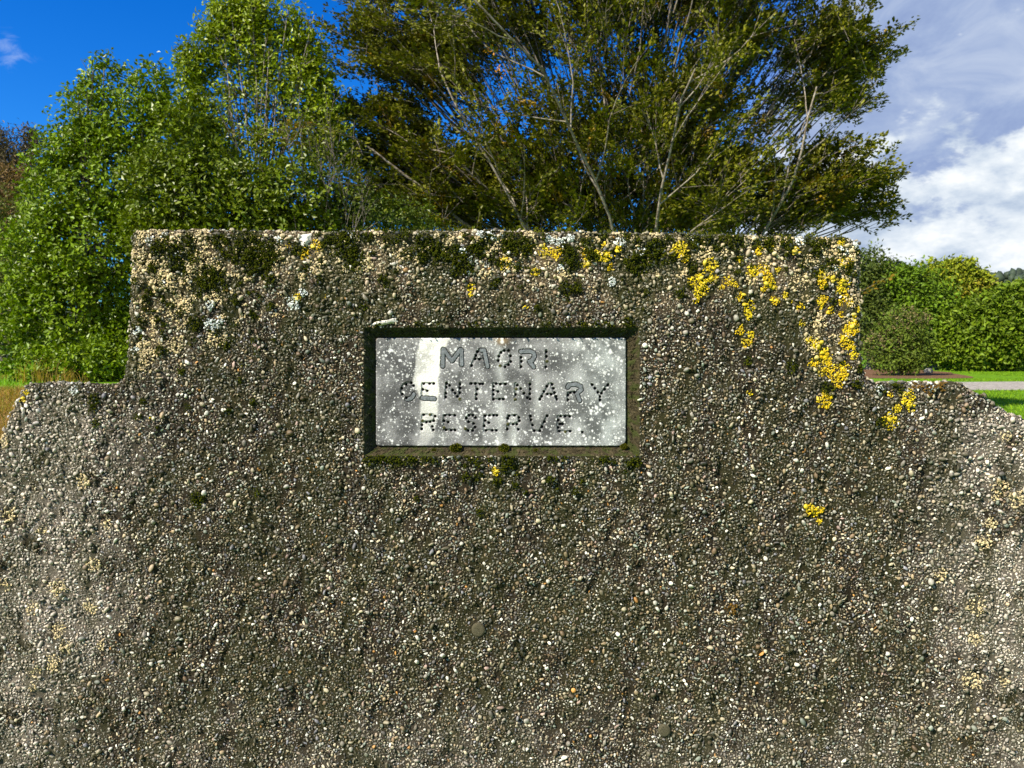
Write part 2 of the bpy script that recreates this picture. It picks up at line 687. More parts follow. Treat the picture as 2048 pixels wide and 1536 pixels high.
# ---- the big multi-stemmed beech behind the stone
def build_beech():
    Y0 = 15.0
    base = np.array([2.2, Y0, float(ground_z(2.2, Y0)) - 0.05])
    root = thing('beech_tree', 'big spreading tree with many pale bare stems and small olive leaves behind the stone',
                 'tree', tuple(base), None)
    trunk = Tubes()
    trunk.add([base + np.array([0, 0, -0.2]), base + np.array([0.02, 0, 0.35]), base + np.array([0.0, 0.02, 0.8]), base + np.array([0.05, 0, 1.3])],
              [0.52, 0.42, 0.38, 0.22], 12)
    trunk.build('trunk', M_BARK, root, base)
    lp, ld, ln = [], [], []
    tw_p, tw_d, tw_l = [], [], []
    n_stem = 26
    twigs = Tubes()
    for i in range(n_stem):
        th = math.radians(-80 + 160 * (i + 0.5) / n_stem + random.uniform(-4, 4))
        dep = random.uniform(-0.55, 0.45)
        d = Vector((math.sin(th), dep * (0.4 + 0.6 * math.cos(th)), max(0.12, math.cos(th)))).normalized()
        # run to an envelope round the crown
        c = Vector((1.75, Y0, 4.9))
        rad = Vector((4.55, 3.8, 5.2))
        o = Vector(base) + Vector((0.25 * math.sin(th), 0.2 * dep, 0.75))
        ln_ = 1.0
        while True:
            q = o + d * ln_ - c
            if (q.x / rad.x) ** 2 + (q.y / rad.y) ** 2 + (q.z / rad.z) ** 2 > 1 or ln_ > 9.5:
                break
            ln_ += 0.1
        ln_ *= random.uniform(0.86, 1.0)
        pull = 0.10 * abs(math.sin(th)) * (1 if abs(th) > 0.6 else 0.3)
        pts, dd = grow(o, d, ln_, 12, pull * 0.6, 0.115)
        if any(q_[0] / q_[1] * FPX + 1024 > 1690 and q_[2] < 3.4 for q_ in pts):
            continue
        r0 = random.uniform(0.022, 0.054)
        tb = Tubes()
        tb.add(pts, np.linspace(r0, 0.014, len(pts)), 7)
        n2 = int(4 + ln_ * 0.95)
        for j in range(n2):
            t = 0.16 + 0.84 * (j + random.random()) / n2
            p, dr = at_t(pts, min(t, 0.995))
            l2 = (0.9 + 0.28 * ln_ * (1 - 0.62 * t)) * random.uniform(0.7, 1.15)
            d2 = perp_tilt(dr, math.radians(random.uniform(28, 68)))
            d2.z = d2.z * 0.8 + 0.12
            pts2, _ = grow(p, d2, l2, 6, 0.02, 0.10)
            if any(q_[0] / q_[1] * FPX + 1024 > 1690 and q_[2] < 3.3 for q_ in pts2):
                continue
            tb.add(pts2, np.linspace(max(0.012, r0 * (1 - t) * 0.5 + 0.008), 0.006, len(pts2)), 5)
            n3 = 6
            for k in range(n3):
                t3 = 0.25 + 0.75 * (k + random.random()) / n3
                p3, dr3 = at_t(pts2, min(t3, 0.99))
                l3 = random.uniform(0.45, 0.95)
                d3 = perp_tilt(dr3, math.radians(random.uniform(15, 60)))
                d3.z = d3.z * 0.55 + 0.10
                d3.normalize()
                pts3 = [tuple(p3), tuple(p3 + d3 * l3 * 0.5 + Vector((0, 0, 0.02))), tuple(p3 + d3 * l3)]
                twigs.add(pts3, [0.006, 0.0045, 0.002], 3)
                tw_p.append(tuple(p3))
                tw_d.append(tuple(d3))
                tw_l.append(l3)
        tb.build('limb', M_BARK, root, base)
    tp, td, tl = np.array(tw_p), np.array(tw_d), np.array(tw_l)
    okk = (tp[:, 0] + td[:, 0] * tl) / (tp[:, 1] + td[:, 1] * tl) * FPX + 1024 < 1785
    tp, td, tl = tp[okk], td[okk], tl[okk]
    m = len(tp)
    # layered pads of foliage fill the crown out to its edge
    ex_p, ex_d = [], []
    for (u, v, ru, rv, k) in ((850, 110, 150, 140, 26), (980, 30, 220, 130, 26), (1250, 10, 320, 170, 44), (1500, 60, 180, 170, 28), (1650, 150, 90, 120, 18), (1640, 370, 110, 80, 17),
                              (1450, 390, 200, 80, 20), (1180, 320, 230, 130, 28), (900, 360, 170, 90, 20), (790, 250, 95, 130, 17), (1060, 425, 200, 45, 20), (850, 430, 150, 40, 16),
                              (1330, 230, 200, 130, 22), (1350, 440, 220, 40, 18), (1570, 430, 110, 40, 9), (1740, 420, 35, 30, 4)):
        c = pt(u, v, Y0)
        k = int(k * 1.5)
        d = rand_dirs(k)
        pads = c + d * np.array([ru, (ru + rv) * 0.5, rv]) * Y0 / FPX * RNG.uniform(0.3, 1.0, (k, 1))
        for pc_ in pads:
            ns = int(RNG.integers(9, 19))
            w = RNG.uniform(0.35, 0.85)
            q = pc_ + rand_dirs(ns) * np.array([w, w, w * 0.33]) * RNG.random((ns, 1)) ** 0.5
            o_ = pc_ - base
            o_[2] *= 0.35
            dd_ = norm(norm(o_) + RNG.normal(0, 0.5, (ns, 3)) * np.array([1, 1, 0.5]))
            kk = (q[:, 0] + dd_[:, 0] * 0.5) / q[:, 1] * FPX + 1024 < 1790
            ex_p.append(q[kk])
            ex_d.append(dd_[kk])
            a_ = base + np.array([0, 0, 0.9])
            mid = a_ + (pc_ - a_) * np.array([0.4, 0.4, 0.55])
            twigs.add([mid * 0.45 + pc_ * 0.55 + RNG.normal(0, 0.08, 3), mid * 0.2 + pc_ * 0.8, pc_], [0.016, 0.011, 0.005], 4)
    tp = np.concatenate([tp] + ex_p)
    td = np.concatenate([td] + ex_d)
    tl = np.concatenate([tl, RNG.uniform(0.3, 0.62, len(tp) - m)])
    for q, d, l in zip(tp[m:], td[m:], tl[m:]):
        twigs.add([q - d * 0.15, q, q + d * l], [0.007, 0.005, 0.002], 3)
    m = len(tp)
    per = 50
    up = np.array([0, 0, 1.0])
    T = RNG.beta(1.3, 1.0, (m * per, 1)) * 1.08 + 0.05
    D = np.repeat(td, per, 0)
    Ln = np.repeat(tl, per)[:, None]
    sprn = norm(up + RNG.normal(0, 0.35, (m, 3)))
    NN = np.repeat(sprn, per, 0)
    S = norm(np.cross(D, NN))
    lat = RNG.normal(0, 1, (m * per, 1))
    P = np.repeat(tp, per, 0) + D * T * Ln + S * lat * 0.16 * Ln * (1.15 - T * 0.7) + NN * RNG.normal(0, 0.035, (m * per, 1))
    LD = D + S * np.sign(lat) * RNG.uniform(0.2, 1.1, (m * per, 1)) + RNG.normal(0, 0.3, (m * per, 3))
    LN = NN + RNG.normal(0, 0.45, (m * per, 3)) + np.array([0, -0.15, 0])
    k = RNG.uniform(0.7, 1.3, m * per)
    tone = np.repeat(RNG.uniform(0.65, 1.35, (m, 1)), per, 0)
    C = vary((0.090, 0.104, 0.004), m * per, 0.35, 0.35) * tone
    dark = np.repeat(RNG.random((m, 1)) < 0.05, per, 0)
    C = np.where(dark, C * np.array([1.5, 0.95, 0.8]), C)
    twigs.build('twigs', M_BARKD, root, base, kind='stuff')
    crown([leaf_mesh(P, LD, LN, 0.074 * k, 0.044 * k, C, 0.1)], 'crown', M_BEECH, root, base)
    # a few dead orange sprays
    q = [pt(990, 100, 13.2), pt(998, 140, 13.2), pt(972, 103, 13.1), pt(1010, 150, 13.3)]
    pc = np.repeat(np.array(q), 9, 0) + RNG.normal(0, 0.03, (36, 3))
    V, F, C = leaf_mesh(pc, rand_dirs(36), rand_dirs(36), np.full(36, 0.06), np.full(36, 0.032), vary((0.42, 0.20, 0.010), 36, 0.2, 0.1))
    crown([(V, F, C)], 'dead_leaves', M_BEECH, root, base, label='small sprig of dead orange leaves')


build_beech()


def lobed_plant(name, label, cat, Y, foot_u, lobes, n_clusters, per, L, Wd, base, mat, stems=None, stem_mat=None,
                group=None, depth=0.8, shell=0.16, amp=0.35, yellow=0.25, spread=0.05, extra=None, crown_name='crown', stem_r=0.05, gap=0.22):
    fx = (foot_u - 1024) / FPX * Y
    fz = float(ground_z(fx, Y))
    org = np.array([fx, Y, fz])
    root = thing(name, label, cat, tuple(org), group)
    P, O = lobes_cloud(lobes, Y, n_clusters, shell, depth, gap)
    keep = P[:, 2] > ground_z(P[:, 0], P[:, 1]) + 0.05
    P, O = P[keep], O[keep]
    parts = [rosettes(P, O, per, L, Wd, base, spread, amp, yellow)]
    if extra:
        for (lb, nc, bs) in extra:
            Pe, Oe = lobes_cloud(lb, Y, nc, shell, depth)
            parts.append(rosettes(Pe, Oe, per, L, Wd, bs, spread, amp, yellow))
    crown(parts, crown_name, mat, root, org)
    tb = Tubes()
    trunk_top = org + np.array([0, 0, 0.5])
    tb.add([org + np.array([0, 0, -0.15]), org + np.array([0.01, 0, 0.25]), trunk_top], [stem_r * 1.7, stem_r * 1.3, stem_r], 8)
    tb.build('trunk', stem_mat or M_BARKD, root, org)
    # stems run from the foot into each lobe
    br = Tubes()
    for (u, v, ru, rv, *r) in (stems or lobes):
        for _ in range(2 if stems is None else 1):
            tgt = pt(u + random.uniform(-0.4, 0.4) * ru, v - random.uniform(0.0, 0.75) * rv, Y) + np.array([0, random.uniform(-0.4, 0.4), 0])
            a = trunk_top + np.array([random.uniform(-0.05, 0.05), random.uniform(-0.05, 0.05), -0.2])
            mid = a + (tgt - a) * np.array([0.32, 0.4, 0.5]) + np.array([random.uniform(-0.1, 0.1), 0, 0])
            q = [a, a * 0.55 + mid * 0.45 + np.array([0, 0, 0.1]), mid, mid * 0.5 + tgt * 0.5 + np.array([random.uniform(-0.06, 0.06), 0, 0.06]), tgt]
            br.add(q, np.linspace(stem_r * 0.6, 0.008, 5), 6)
            for _k in range(5):
                p, d = at_t([tuple(x) for x in q], random.uniform(0.45, 0.98))
                dd = perp_tilt(d, math.radians(random.uniform(18, 42)))
                dd.z = abs(dd.z)
                pp, _ = grow(p, dd, random.uniform(0.3, 0.7) * max(ru, rv) * Y / FPX, 4, 0.03, 0.08)
                br.add(pp, np.linspace(0.011, 0.003, len(pp)), 4)
    br.build('branches', stem_mat or M_BARKD, root, org, kind='stuff')
    return root


GRP = 'broadleaf trees left of the stone'
# dense tree at the far left of the stone
lobed_plant('broadleaf_tree', 'dense rounded glossy evergreen, leafy down to the grass, beside the left shoulder of the stone',
            'tree', 13.0, 170,
            [(218, 175, 42, 62), (300, 180, 42, 55), (185, 225, 60, 70), (255, 250, 80, 90), (140, 300, 60, 80), (330, 300, 60, 110), (215, 360, 120, 110),
             (110, 400, 70, 90), (90, 520, 90, 100), (215, 500, 150, 130), (150, 620, 140, 110), (60, 640, 85, 75), (240, 680, 90, 85), (330, 460, 90, 120), (170, 715, 100, 45), (240, 725, 80, 45), (150, 725, 75, 38, -0.9), (225, 735, 70, 45, -1.0), (270, 720, 60, 60, -0.8)],
            9500, 8, 0.084, 0.046, (0.112, 0.185, 0.003), M_LEAF, group=GRP, yellow=0.28, gap=0.34)
# taller airy tree
lobed_plant('broadleaf_tree', 'tallest broadleaf tree, see-through middle with thin pale upright stems and twin leafy tops',
            'tree', 14.0, 520,
            [(470, 30, 62, 50), (530, 45, 62, 60), (590, 60, 36, 55), (610, 110, 42, 60), (430, 80, 38, 60), (500, 105, 95, 70), (390, 140, 40, 60), (385, 230, 50, 80),
             (645, 190, 42, 70), (410, 330, 70, 90), (600, 170, 60, 60), (660, 290, 50, 70)],
            4200, 8, 0.086, 0.045, (0.155, 0.220, 0.006), M_LEAF, gap=0.5, group=GRP, stem_mat=M_BARK, stem_r=0.045, shell=0.3, yellow=0.35,
            stems=[(430 + 17 * i, 60 + 22 * ((i * 7) % 5), 40, 60) for i in range(14)] * 2,
            extra=[([(540, 260, 110, 130), (650, 260, 50, 90), (430, 250, 60, 90)], 1000, (0.14, 0.20, 0.010))])
lobed_plant('broadleaf_tree', 'lower dark broadleaf thicket filling the gap under the airy tall tree',
            'tree', 12.2, 430,
            [(330, 400, 80, 110), (420, 390, 80, 110), (500, 410, 80, 90), (590, 400, 90, 80), (400, 520, 130, 100), (560, 520, 130, 100), (360, 290, 50, 80)],
            3800, 8, 0.088, 0.048, (0.085, 0.130, 0.004), M_LEAF, group=GRP, yellow=0.35, gap=0.4)


def build_twiggy():
    """leaning olive shrub between the broadleaf trees and the beech"""
    Y = 12.6
    fx = (640 - 1024) / FPX * Y
    org = np.array([fx, Y, float(ground_z(fx, Y))])
    root = thing('twiggy_shrub', 'sparse shrub of bare leaning grey twigs with few yellow-green leaves, left of the beech', 'shrub', tuple(org))
    tb = Tubes()
    P, O = [], []
    for i in range(36):
        u = random.uniform(640, 775)
        v = random.uniform(190, 430)
        tgt = Vector(pt(u, v, Y + random.uniform(-0.7, 0.7)))
        a = Vector(org) + Vector((random.uniform(-0.5, 0.7), random.uniform(-0.4, 0.4), 0.2))
        d = (tgt - a)
        ln = d.length
        pts, _ = grow(a, (d.normalized() + Vector((-0.12, 0, 0.2))), ln, 8, -0.03, 0.05)
        tb.add(pts, np.linspace(0.016, 0.003, len(pts)), 4)
        for k in range(9):
            p, dd = at_t(pts, random.uniform(0.35, 0.99))
            d2 = perp_tilt(dd, math.radians(random.uniform(15, 40)))
            pp, d3 = grow(p, d2, random.uniform(0.3, 0.75), 4, 0.03, 0.08)
            tb.add(pp, np.linspace(0.007, 0.002, len(pp)), 3)
            for t in (0.5, 0.75, 0.95):
                if random.random() < 0.9:
                    q, dq = at_t(pp, t)
                    P.append(tuple(q))
                    O.append(tuple(dq))
    tb.build('branches', M_BARKD, root, org, kind='stuff')
    P, O = np.array(P), np.array(O)
    parts = [rosettes(P, O, 4, 0.075, 0.036, (0.085, 0.12, 0.012), 0.05, 0.35, 0.5)]
    P2, O2 = lobes_cloud([(700, 430, 90, 60), (790, 440, 90, 50), (640, 440, 90, 60)], Y, 900, 0.3)
    parts.append(rosettes(P2, O2, 7, 0.07, 0.036, (0.060, 0.095, 0.010), 0.05, 0.35, 0.4))
    crown(parts, 'crown', M_LEAF, root, org)


build_twiggy()

# ---- far left: dull trees beyond the lawn
lobed_plant('dull_tree', 'dark grey-brown bare looking tree at the far left edge against blue sky', 'tree', 34.0, 10,
            [(15, 300, 55, 42), (62, 290, 22, 36), (-60, 310, 60, 50), (30, 350, 60, 60), (-70, 420, 90, 90)],
            4200, 7, 0.19, 0.06, (0.075, 0.066, 0.042), M_DULL, spread=0.16, yellow=0.3, shell=0.3, stem_r=0.16)
lobed_plant('brown_shrub', 'tall rusty brown shrub between the grey tree and the grass', 'shrub', 30.0, 30,
            [(20, 390, 55, 60), (60, 400, 35, 55), (-60, 420, 70, 70), (40, 480, 60, 90), (50, 590, 60, 110)],
            2600, 7, 0.16, 0.06, (0.14, 0.095, 0.04), M_DULL, spread=0.14, yellow=0.3, stem_r=0.1)
lobed_plant('pale_shrub', 'grey-green leafy shrub at the left picture edge under the brown shrub', 'shrub', 26.0, 5,
            [(8, 430, 40, 50), (10, 520, 40, 90), (0, 620, 50, 90), (-70, 560, 80, 130), (40, 660, 45, 50)],
            2200, 7, 0.14, 0.06, (0.12, 0.14, 0.035), M_DULL, spread=0.12, yellow=0.3, stem_r=0.08)

# ---- right: belt of trees beyond the road
GR = 'belt of trees beyond the gravel road'
lobed_plant('dark_tree', 'darkest tree of the belt, right behind the upper edge of the stone', 'tree', 47.0, 1740,
            [(1745, 525, 28, 28), (1775, 545, 30, 30), (1735, 600, 45, 60), (1700, 620, 60, 100), (1760, 660, 50, 80), (1720, 560, 40, 50), (1810, 590, 40, 50)],
            2600, 7, 0.24, 0.11, (0.060, 0.090, 0.014), M_DULL, group=GR, spread=0.22, stem_r=0.2, yellow=0.3)
lobed_plant('broad_tree', 'mid green bushy tree between the round bush and the yellow topped tree', 'tree', 46.0, 1870,
            [(1805, 560, 40, 32), (1830, 590, 60, 60), (1870, 640, 60, 80), (1890, 700, 50, 50), (1840, 640, 60, 80)],
            2600, 7, 0.24, 0.12, (0.080, 0.145, 0.006), M_DULL, group=GR, spread=0.2, stem_r=0.2)
lobed_plant('yellow_top_tree', 'tree with bright yellow-green clumps at its top, standing above the hedge', 'tree', 48.0, 1900,
            [(1880, 548, 28, 22), (1918, 543, 26, 26), (1940, 560, 20, 25), (1965, 570, 20, 20), (1900, 580, 50, 30)],
            1500, 7, 0.26, 0.16, (0.15, 0.20, 0.012), M_DULL, group=GR, spread=0.2, stem_r=0.2, yellow=0.5,
            extra=[([(1920, 600, 60, 45), (1900, 660, 60, 70)], 1000, (0.125, 0.130, 0.012))])
lobed_plant('tall_hedge', 'broad tall clipped hedge of dense mid green leaves at the right picture edge', 'hedge', 44.0, 2010,
            [(1960, 650, 50, 60), (2010, 618, 60, 45), (2060, 606, 60, 45), (1990, 680, 70, 65), (2050, 680, 70, 65), (2120, 640, 80, 110), (2150, 590, 60, 45),
             (1940, 700, 50, 45), (1920, 660, 40, 50)],
            6500, 7, 0.27, 0.13, (0.088, 0.145, 0.006), M_DULL, spread=0.18, shell=0.12, stem_r=0.15, yellow=0.3)
lobed_plant('round_bush', 'rounded dull bush with brownish grey patches in front of the tree belt', 'bush', 38.0, 1797,
            [(1797, 655, 52, 45), (1775, 700, 50, 45), (1820, 700, 45, 45), (1795, 720, 60, 28)],
            1900, 7, 0.17, 0.07, (0.085, 0.130, 0.014), M_DULL, spread=0.14, stem_r=0.1,
            extra=[([(1805, 645, 48, 30), (1765, 690, 35, 30), (1810, 690, 30, 30)], 420, (0.15, 0.13, 0.06))])


def build_conifers():
    for (u, v, Y, hpx, wpx, lab) in ((1797, 519, 90, 70, 16, 'small pointed dark conifer poking over the mid green tree'),
                                     (1780, 516, 95, 70, 18, 'rounder dark conifer left of the pointed one over the belt'),
                                     (1822, 527, 130, 50, 16, 'short dark far conifer rising right of the pointed one')):
        top = pt(u, v, Y)
        org = np.array([top[0], Y, 0.0])
        root = thing('conifer', lab, 'tree', tuple(org), 'conifers behind the belt')
        n = 900
        t = RNG.random(n) ** 0.6
        rad = wpx * Y / FPX * (0.1 + t) * RNG.uniform(0.4, 1, n)
        a = RNG.uniform(0, 2 * math.pi, n)
        P = np.stack([top[0] + rad * np.cos(a), Y + rad * np.sin(a), top[2] - t * top[2] * 0.75], -1)
        D = np.stack([np.cos(a), np.sin(a), np.full(n, -0.25)], -1) + RNG.normal(0, 0.3, (n, 3))
        crown([leaf_mesh(P, D, np.tile([0, 0, 1.0], (n, 1)) + RNG.normal(0, 0.3, (n, 3)), np.full(n, 0.9), np.full(n, 0.4), vary((0.03, 0.05, 0.022), n))],
              'crown', M_DULL, root, org)
        tb = Tubes()
        tb.add([org, org + np.array([0, 0, top[2] * 0.5]), top], [0.25, 0.15, 0.03], 6)
        tb.build('trunk', M_BARKD, root, org)


build_conifers()


# ---- grass
def blades(px, py, h, w, base, lean=0.5, amp=0.3, yellow=0.3):
    n = len(px)
    z = ground_z(px, py)
    P = np.stack([px, py, z], -1)
    a = RNG.uniform(0, 2 * math.pi, n)
    S = np.stack([np.cos(a), np.sin(a), np.zeros(n)], -1) * (np.asarray(w) * 0.5)[:, None]
    b = RNG.uniform(0, 2 * math.pi, n)
    ln = RNG.uniform(0.1, lean, n) * h
    T = P + np.stack([np.cos(b) * ln, np.sin(b) * ln, h], -1)
    Mid = P * 0.5 + T * 0.5 + np.stack([-np.cos(b) * ln * 0.25, -np.sin(b) * ln * 0.25, h * 0.08], -1)
    V = np.stack([P - S, P + S, Mid - S * 0.7, Mid + S * 0.7, T], 1)
    i = np.arange(n)[:, None] * 5
    F = np.concatenate([i + np.array([[0, 1, 3]]), i + np.array([[0, 3, 2]]), i + np.array([[2, 3, 4]])], 0)
    C = np.repeat(vary(base, n, amp, yellow), 5, 0)
    return V.reshape(-1, 3), F, C


def build_grass():
    # mown lawn right of the stone, near strip and far strip
    n = 26000
    px = RNG.uniform(8.5, 24, n)
    py = RNG.uniform(13, 25.0, n)
    k = (px / py > 0.52) & (px / py < 0.72)
    V1 = blades(px[k], py[k], RNG.uniform(0.03, 0.085, k.sum()), np.full(k.sum(), 0.022), (0.12, 0.24, 0.008), 0.6, 0.5, 0.5)
    n = 26000
    px = RNG.uniform(16, 40, n)
    py = RNG.uniform(31.3, 44, n)
    k = (px / py > 0.42) & (px / py < 0.74) & (py < 45)
    k &= ~((px < 24) & (py > 34))
    V2 = blades(px[k], py[k], RNG.uniform(0.03, 0.07, k.sum()), np.full(k.sum(), 0.03), (0.11, 0.23, 0.008), 0.6, 0.5, 0.5)
    # lawn at the left
    n = 26000
    px = RNG.uniform(-24, -6, n)
    py = RNG.uniform(10.4, 28, n)
    k = (px / py < -0.56) & (px / py > -0.74)
    V3 = blades(px[k], py[k], RNG.uniform(0.03, 0.07, k.sum()), np.full(k.sum(), 0.025), (0.13, 0.27, 0.008))
    V, F, C = join([V1, V2, V3])
    link('lawn_grass', mesh_np('lawn_grass', V, F, C, False), M_GRASS, kind='stuff', label='bright green mown grass of the lawns', category='grass')
    # long dry grass left of the stone
    n = 36000
    px = RNG.uniform(-9.5, -2.5, n)
    py = RNG.uniform(4.5, 10.3, n)
    k = (px / py < -0.52) & (px / py > -0.78)
    m = k.sum()
    V4 = blades(px[k], py[k], RNG.uniform(0.04, 0.13, m), np.full(m, 0.008), (0.30, 0.20, 0.055), 1.6, 0.4, 0.25)
    V5 = blades(px[k][::3], py[k][::3], RNG.uniform(0.05, 0.13, len(px[k][::3])), np.full(len(px[k][::3]), 0.009), (0.13, 0.17, 0.012), 1.0, 0.4, 0.4)
    V, F, C = join([V4, V5])
    link('dry_grass', mesh_np('dry_grass', V, F, C, False), M_GRASS, kind='stuff', label='long dry straw coloured grass left of the stone', category='grass')
    # standing tufts at the foot of the left tree
    for (u, Y, lab, hh) in ((82, 11.6, 'tall dry grass tuft with arching straw stalks at the foot of the dense tree', 0.50),
                            (132, 11.3, 'short dry grass tuft poking over the left shoulder of the stone', 0.28),
                            (15, 12.8, 'low straw tuft at the left picture edge below the lawn', 0.16)):
        x = (u - 1024) / FPX * Y
        org = np.array([x, Y, float(ground_z(x, Y))])
        root = thing('grass_tuft', lab, 'grass', tuple(org), 'dry grass tufts')
        n = 60
        r = np.abs(RNG.normal(0, 0.16, n))
        a = RNG.uniform(0, 6.28, n)
        V, F, C = blades(x + r * np.cos(a) * 1.6, Y + r * np.sin(a), RNG.uniform(0.3, 1, n) * hh, np.full(n, 0.009), (0.30, 0.21, 0.05), 0.8, 0.4, 0.3)
        link('stalks', mesh_np('stalks', V - org, F, C, False), M_GRASS, root, kind='stuff')


build_grass()


def build_boulder():
    p = (22.2, 41.0)
    s = 0.30
    V, F = ICO42
    V = V * (1 + RNG.uniform(-0.14, 0.14, (len(V), 1))) * np.array([0.85, 0.6, 0.62]) * s
    V[:, 2] = np.maximum(V[:, 2], -0.15) + 0.1
    me = mesh_np('boulder', V, F, np.tile([0.20, 0.19, 0.17], (len(V), 1)))
    o = link('boulder', me, attr_mat('boulder_stone', 0.9, 0.2, 12, 0.4, 0.02, 25), None,
             label='grey boulder on the grass at the right foot of the round bush', category='rock')
    o.location = (p[0], p[1], 0)


build_boulder()

# ==================================================================
#  THE STONE
# ==================================================================
OUT = [(-132, 2280), (-112, 1110), (-62, 985), (-2, 872), (22, 818), (44, 772), (60, 767), (105, 764), (150, 766), (200, 768), (228, 766), (243, 757), (250, 735),
       (254, 690), (257, 640), (259, 580), (262, 520), (262, 476), (266, 462), (285, 458), (330, 460), (400, 458), (480, 460), (560, 459), (640, 462),
       (700, 460), (780, 461), (860, 459), (920, 461), (980, 457), (1050, 461), (1120, 463), (1200, 464), (1300, 464), (1400, 467), (1480, 469), (1560, 471), (1620, 473),
       (1690, 473), (1718, 480), (1724, 496), (1722, 540), (1725, 600), (1723, 650), (1722, 700), (1728, 735), (1735, 755), (1748, 765), (1780, 765), (1815, 762), (1850, 764),
       (1900, 764), (1930, 768), (1950, 781), (1980, 800), (2010, 820), (2050, 838), (2110, 872), (2190, 930), (2215, 1060), (2230, 2280)]
OUT = np.array(OUT, float)
REC = (728, 655, 1279, 912)          # recess mouth on the face
RIN = (751, 675, 1253, 893)          # plaque edge, seen at its own depth
REC_D = 0.0155
TH = 0.17                            # thickness of the stone


def densify(poly, step):
    out = []
    n = len(poly)
    for i in range(n):
        a, b = poly[i], poly[(i + 1) % n]
        m = max(1, int(np.linalg.norm(b - a) / step))
        for k in range(m):
            out.append(a + (b - a) * k / m)
    return np.array(out)


OUTD = densify(OUT, 7.0)
nd = np.roll(OUTD, -1, 0) - np.roll(OUTD, 1, 0)
nd = nd / np.linalg.norm(nd, axis=1, keepdims=True)
OUT_N = np.stack([nd[:, 1], -nd[:, 0]], -1)           # outward in pixel space
jit = (fbm(OUTD[:, 0] + 3000, OUTD[:, 1] + 3000, 22, 3, 2) - 0.5) * 7 + RNG.normal(0, 0.7, len(OUTD))
OUTD = OUTD + OUT_N * jit[:, None]


def inside(u, v):
    u = np.asarray(u)
    v = np.asarray(v)
    r = np.zeros(u.shape, bool)
    x1, y1 = OUT[:, 0], OUT[:, 1]
    x2, y2 = np.roll(x1, -1), np.roll(y1, -1)
    for a, b, c, d in zip(x1, y1, x2, y2):
        if b == d:
            continue
        k = ((b > v) != (d > v)) & (u < (c - a) * (v - b) / (d - b) + a)
        r ^= k
    return r


def edge_dist(u, v):
    u = np.asarray(u, float)
    v = np.asarray(v, float)
    best = np.full(u.shape, 1e9)
    for i in range(len(OUT)):
        a, b = OUT[i], OUT[(i + 1) % len(OUT)]
        ab = b - a
        t = np.clip(((u - a[0]) * ab[0] + (v - a[1]) * ab[1]) / (ab @ ab), 0, 1)
        best = np.minimum(best, np.hypot(u - a[0] - t * ab[0], v - a[1] - t * ab[1]))
    return best


def relief(u, v, ed=None):
    """height of the wall face towards the viewer in metres"""
    u = np.asarray(u, float)
    v = np.asarray(v, float)
    h = 0.010 * (fbm(u + 700, v + 900, 130, 3, 0) - 0.5) + 0.008 * (fbm(u + 90, v + 400, 30, 3, 3) - 0.5)
    pit = fbm(u * 1.7 + 0.35 * v + 50, v * 0.75 + 80, 26, 3, 5)
    h = h - 0.005 * smooth(pit, 0.58, 0.74)
    if ed is None:
        ed = edge_dist(u, v)
    r = 15.0
    e = np.clip((r - ed) / r, 0, 1)
    h = h - 0.014 * (1 - np.sqrt(np.maximum(0, 1 - e * e)))
    # flat round the recess mouth
    du = np.maximum(np.maximum(REC[0] - u, u - REC[2]), 0)
    dv = np.maximum(np.maximum(REC[1] - v, v - REC[3]), 0)
    return h * smooth(np.hypot(du, dv), 0, 30)


YELLOW = [(1359, 500, 18), (1372, 515, 10), (1056, 495, 8), (1090, 503, 14), (1114, 507, 14), (1011, 525, 14), (1072, 545, 9), (1173, 509, 12), (1173, 527, 10), (1193, 509, 12), (1210, 515, 12),
          (1222, 512, 9), (1236, 497, 8), (1207, 489, 6), (943, 576, 9), (942, 589, 6), (1051, 615, 6), (1220, 535, 8), (579, 491, 6), (636, 491, 12), (610, 508, 12), (595, 594, 9), (649, 594, 4),
          (302, 835, 3), (1422, 530, 14), (1404, 557, 16), (1386, 563, 10), (1419, 557, 10), (1401, 581, 14), (1392, 600, 8), (1455, 563, 10), (1431, 557, 6), (1471, 569, 7), (1444, 576, 6),
          (1517, 503, 10), (1540, 494, 8), (1479, 518, 7), (1506, 542, 14), (1522, 543, 14), (1533, 533, 8), (1535, 560, 16), (1544, 569, 10), (1528, 578, 8), (1555, 542, 8), (1592, 501, 9),
          (1482, 593, 8), (1497, 614, 12), (1498, 629, 10), (1550, 602, 10), (1571, 590, 7), (1580, 606, 6), (1601, 612, 8), (1643, 563, 11), (1643, 548, 9), (1646, 572, 8), (1663, 557, 8),
          (1685, 569, 13), (1682, 581, 10), (1691, 602, 14), (1645, 599, 11), (1643, 612, 7), (1661, 621, 8), (1684, 629, 7), (1706, 632, 6), (1706, 653, 17), (1694, 660, 9), (1716, 618, 6),
          (1682, 486, 9), (1685, 525, 12), (1700, 527, 10), (1604, 647, 7), (1480, 665, 9), (1500, 669, 8), (1494, 686, 10), (1482, 654, 5), (1621, 680, 8), (1634, 690, 13), (1688, 674, 10),
          (1694, 686, 14), (1703, 695, 8), (1649, 707, 14), (1652, 716, 15), (1628, 726, 12), (1655, 740, 16), (1706, 710, 11), (1687, 734, 12), (1684, 749, 14), (1676, 764, 12), (1652, 800, 17),
          (1663, 795, 7), (1500, 786, 7), (1781, 789, 6), (1780, 843, 15), (1795, 817, 10), (1816, 799, 16), (1821, 813, 12), (990, 943, 8), (1620, 1021, 12), (1632, 1028, 10), (1643, 1020, 7),
          (1640, 1042, 7), (52, 786, 6), (44, 800, 5)]
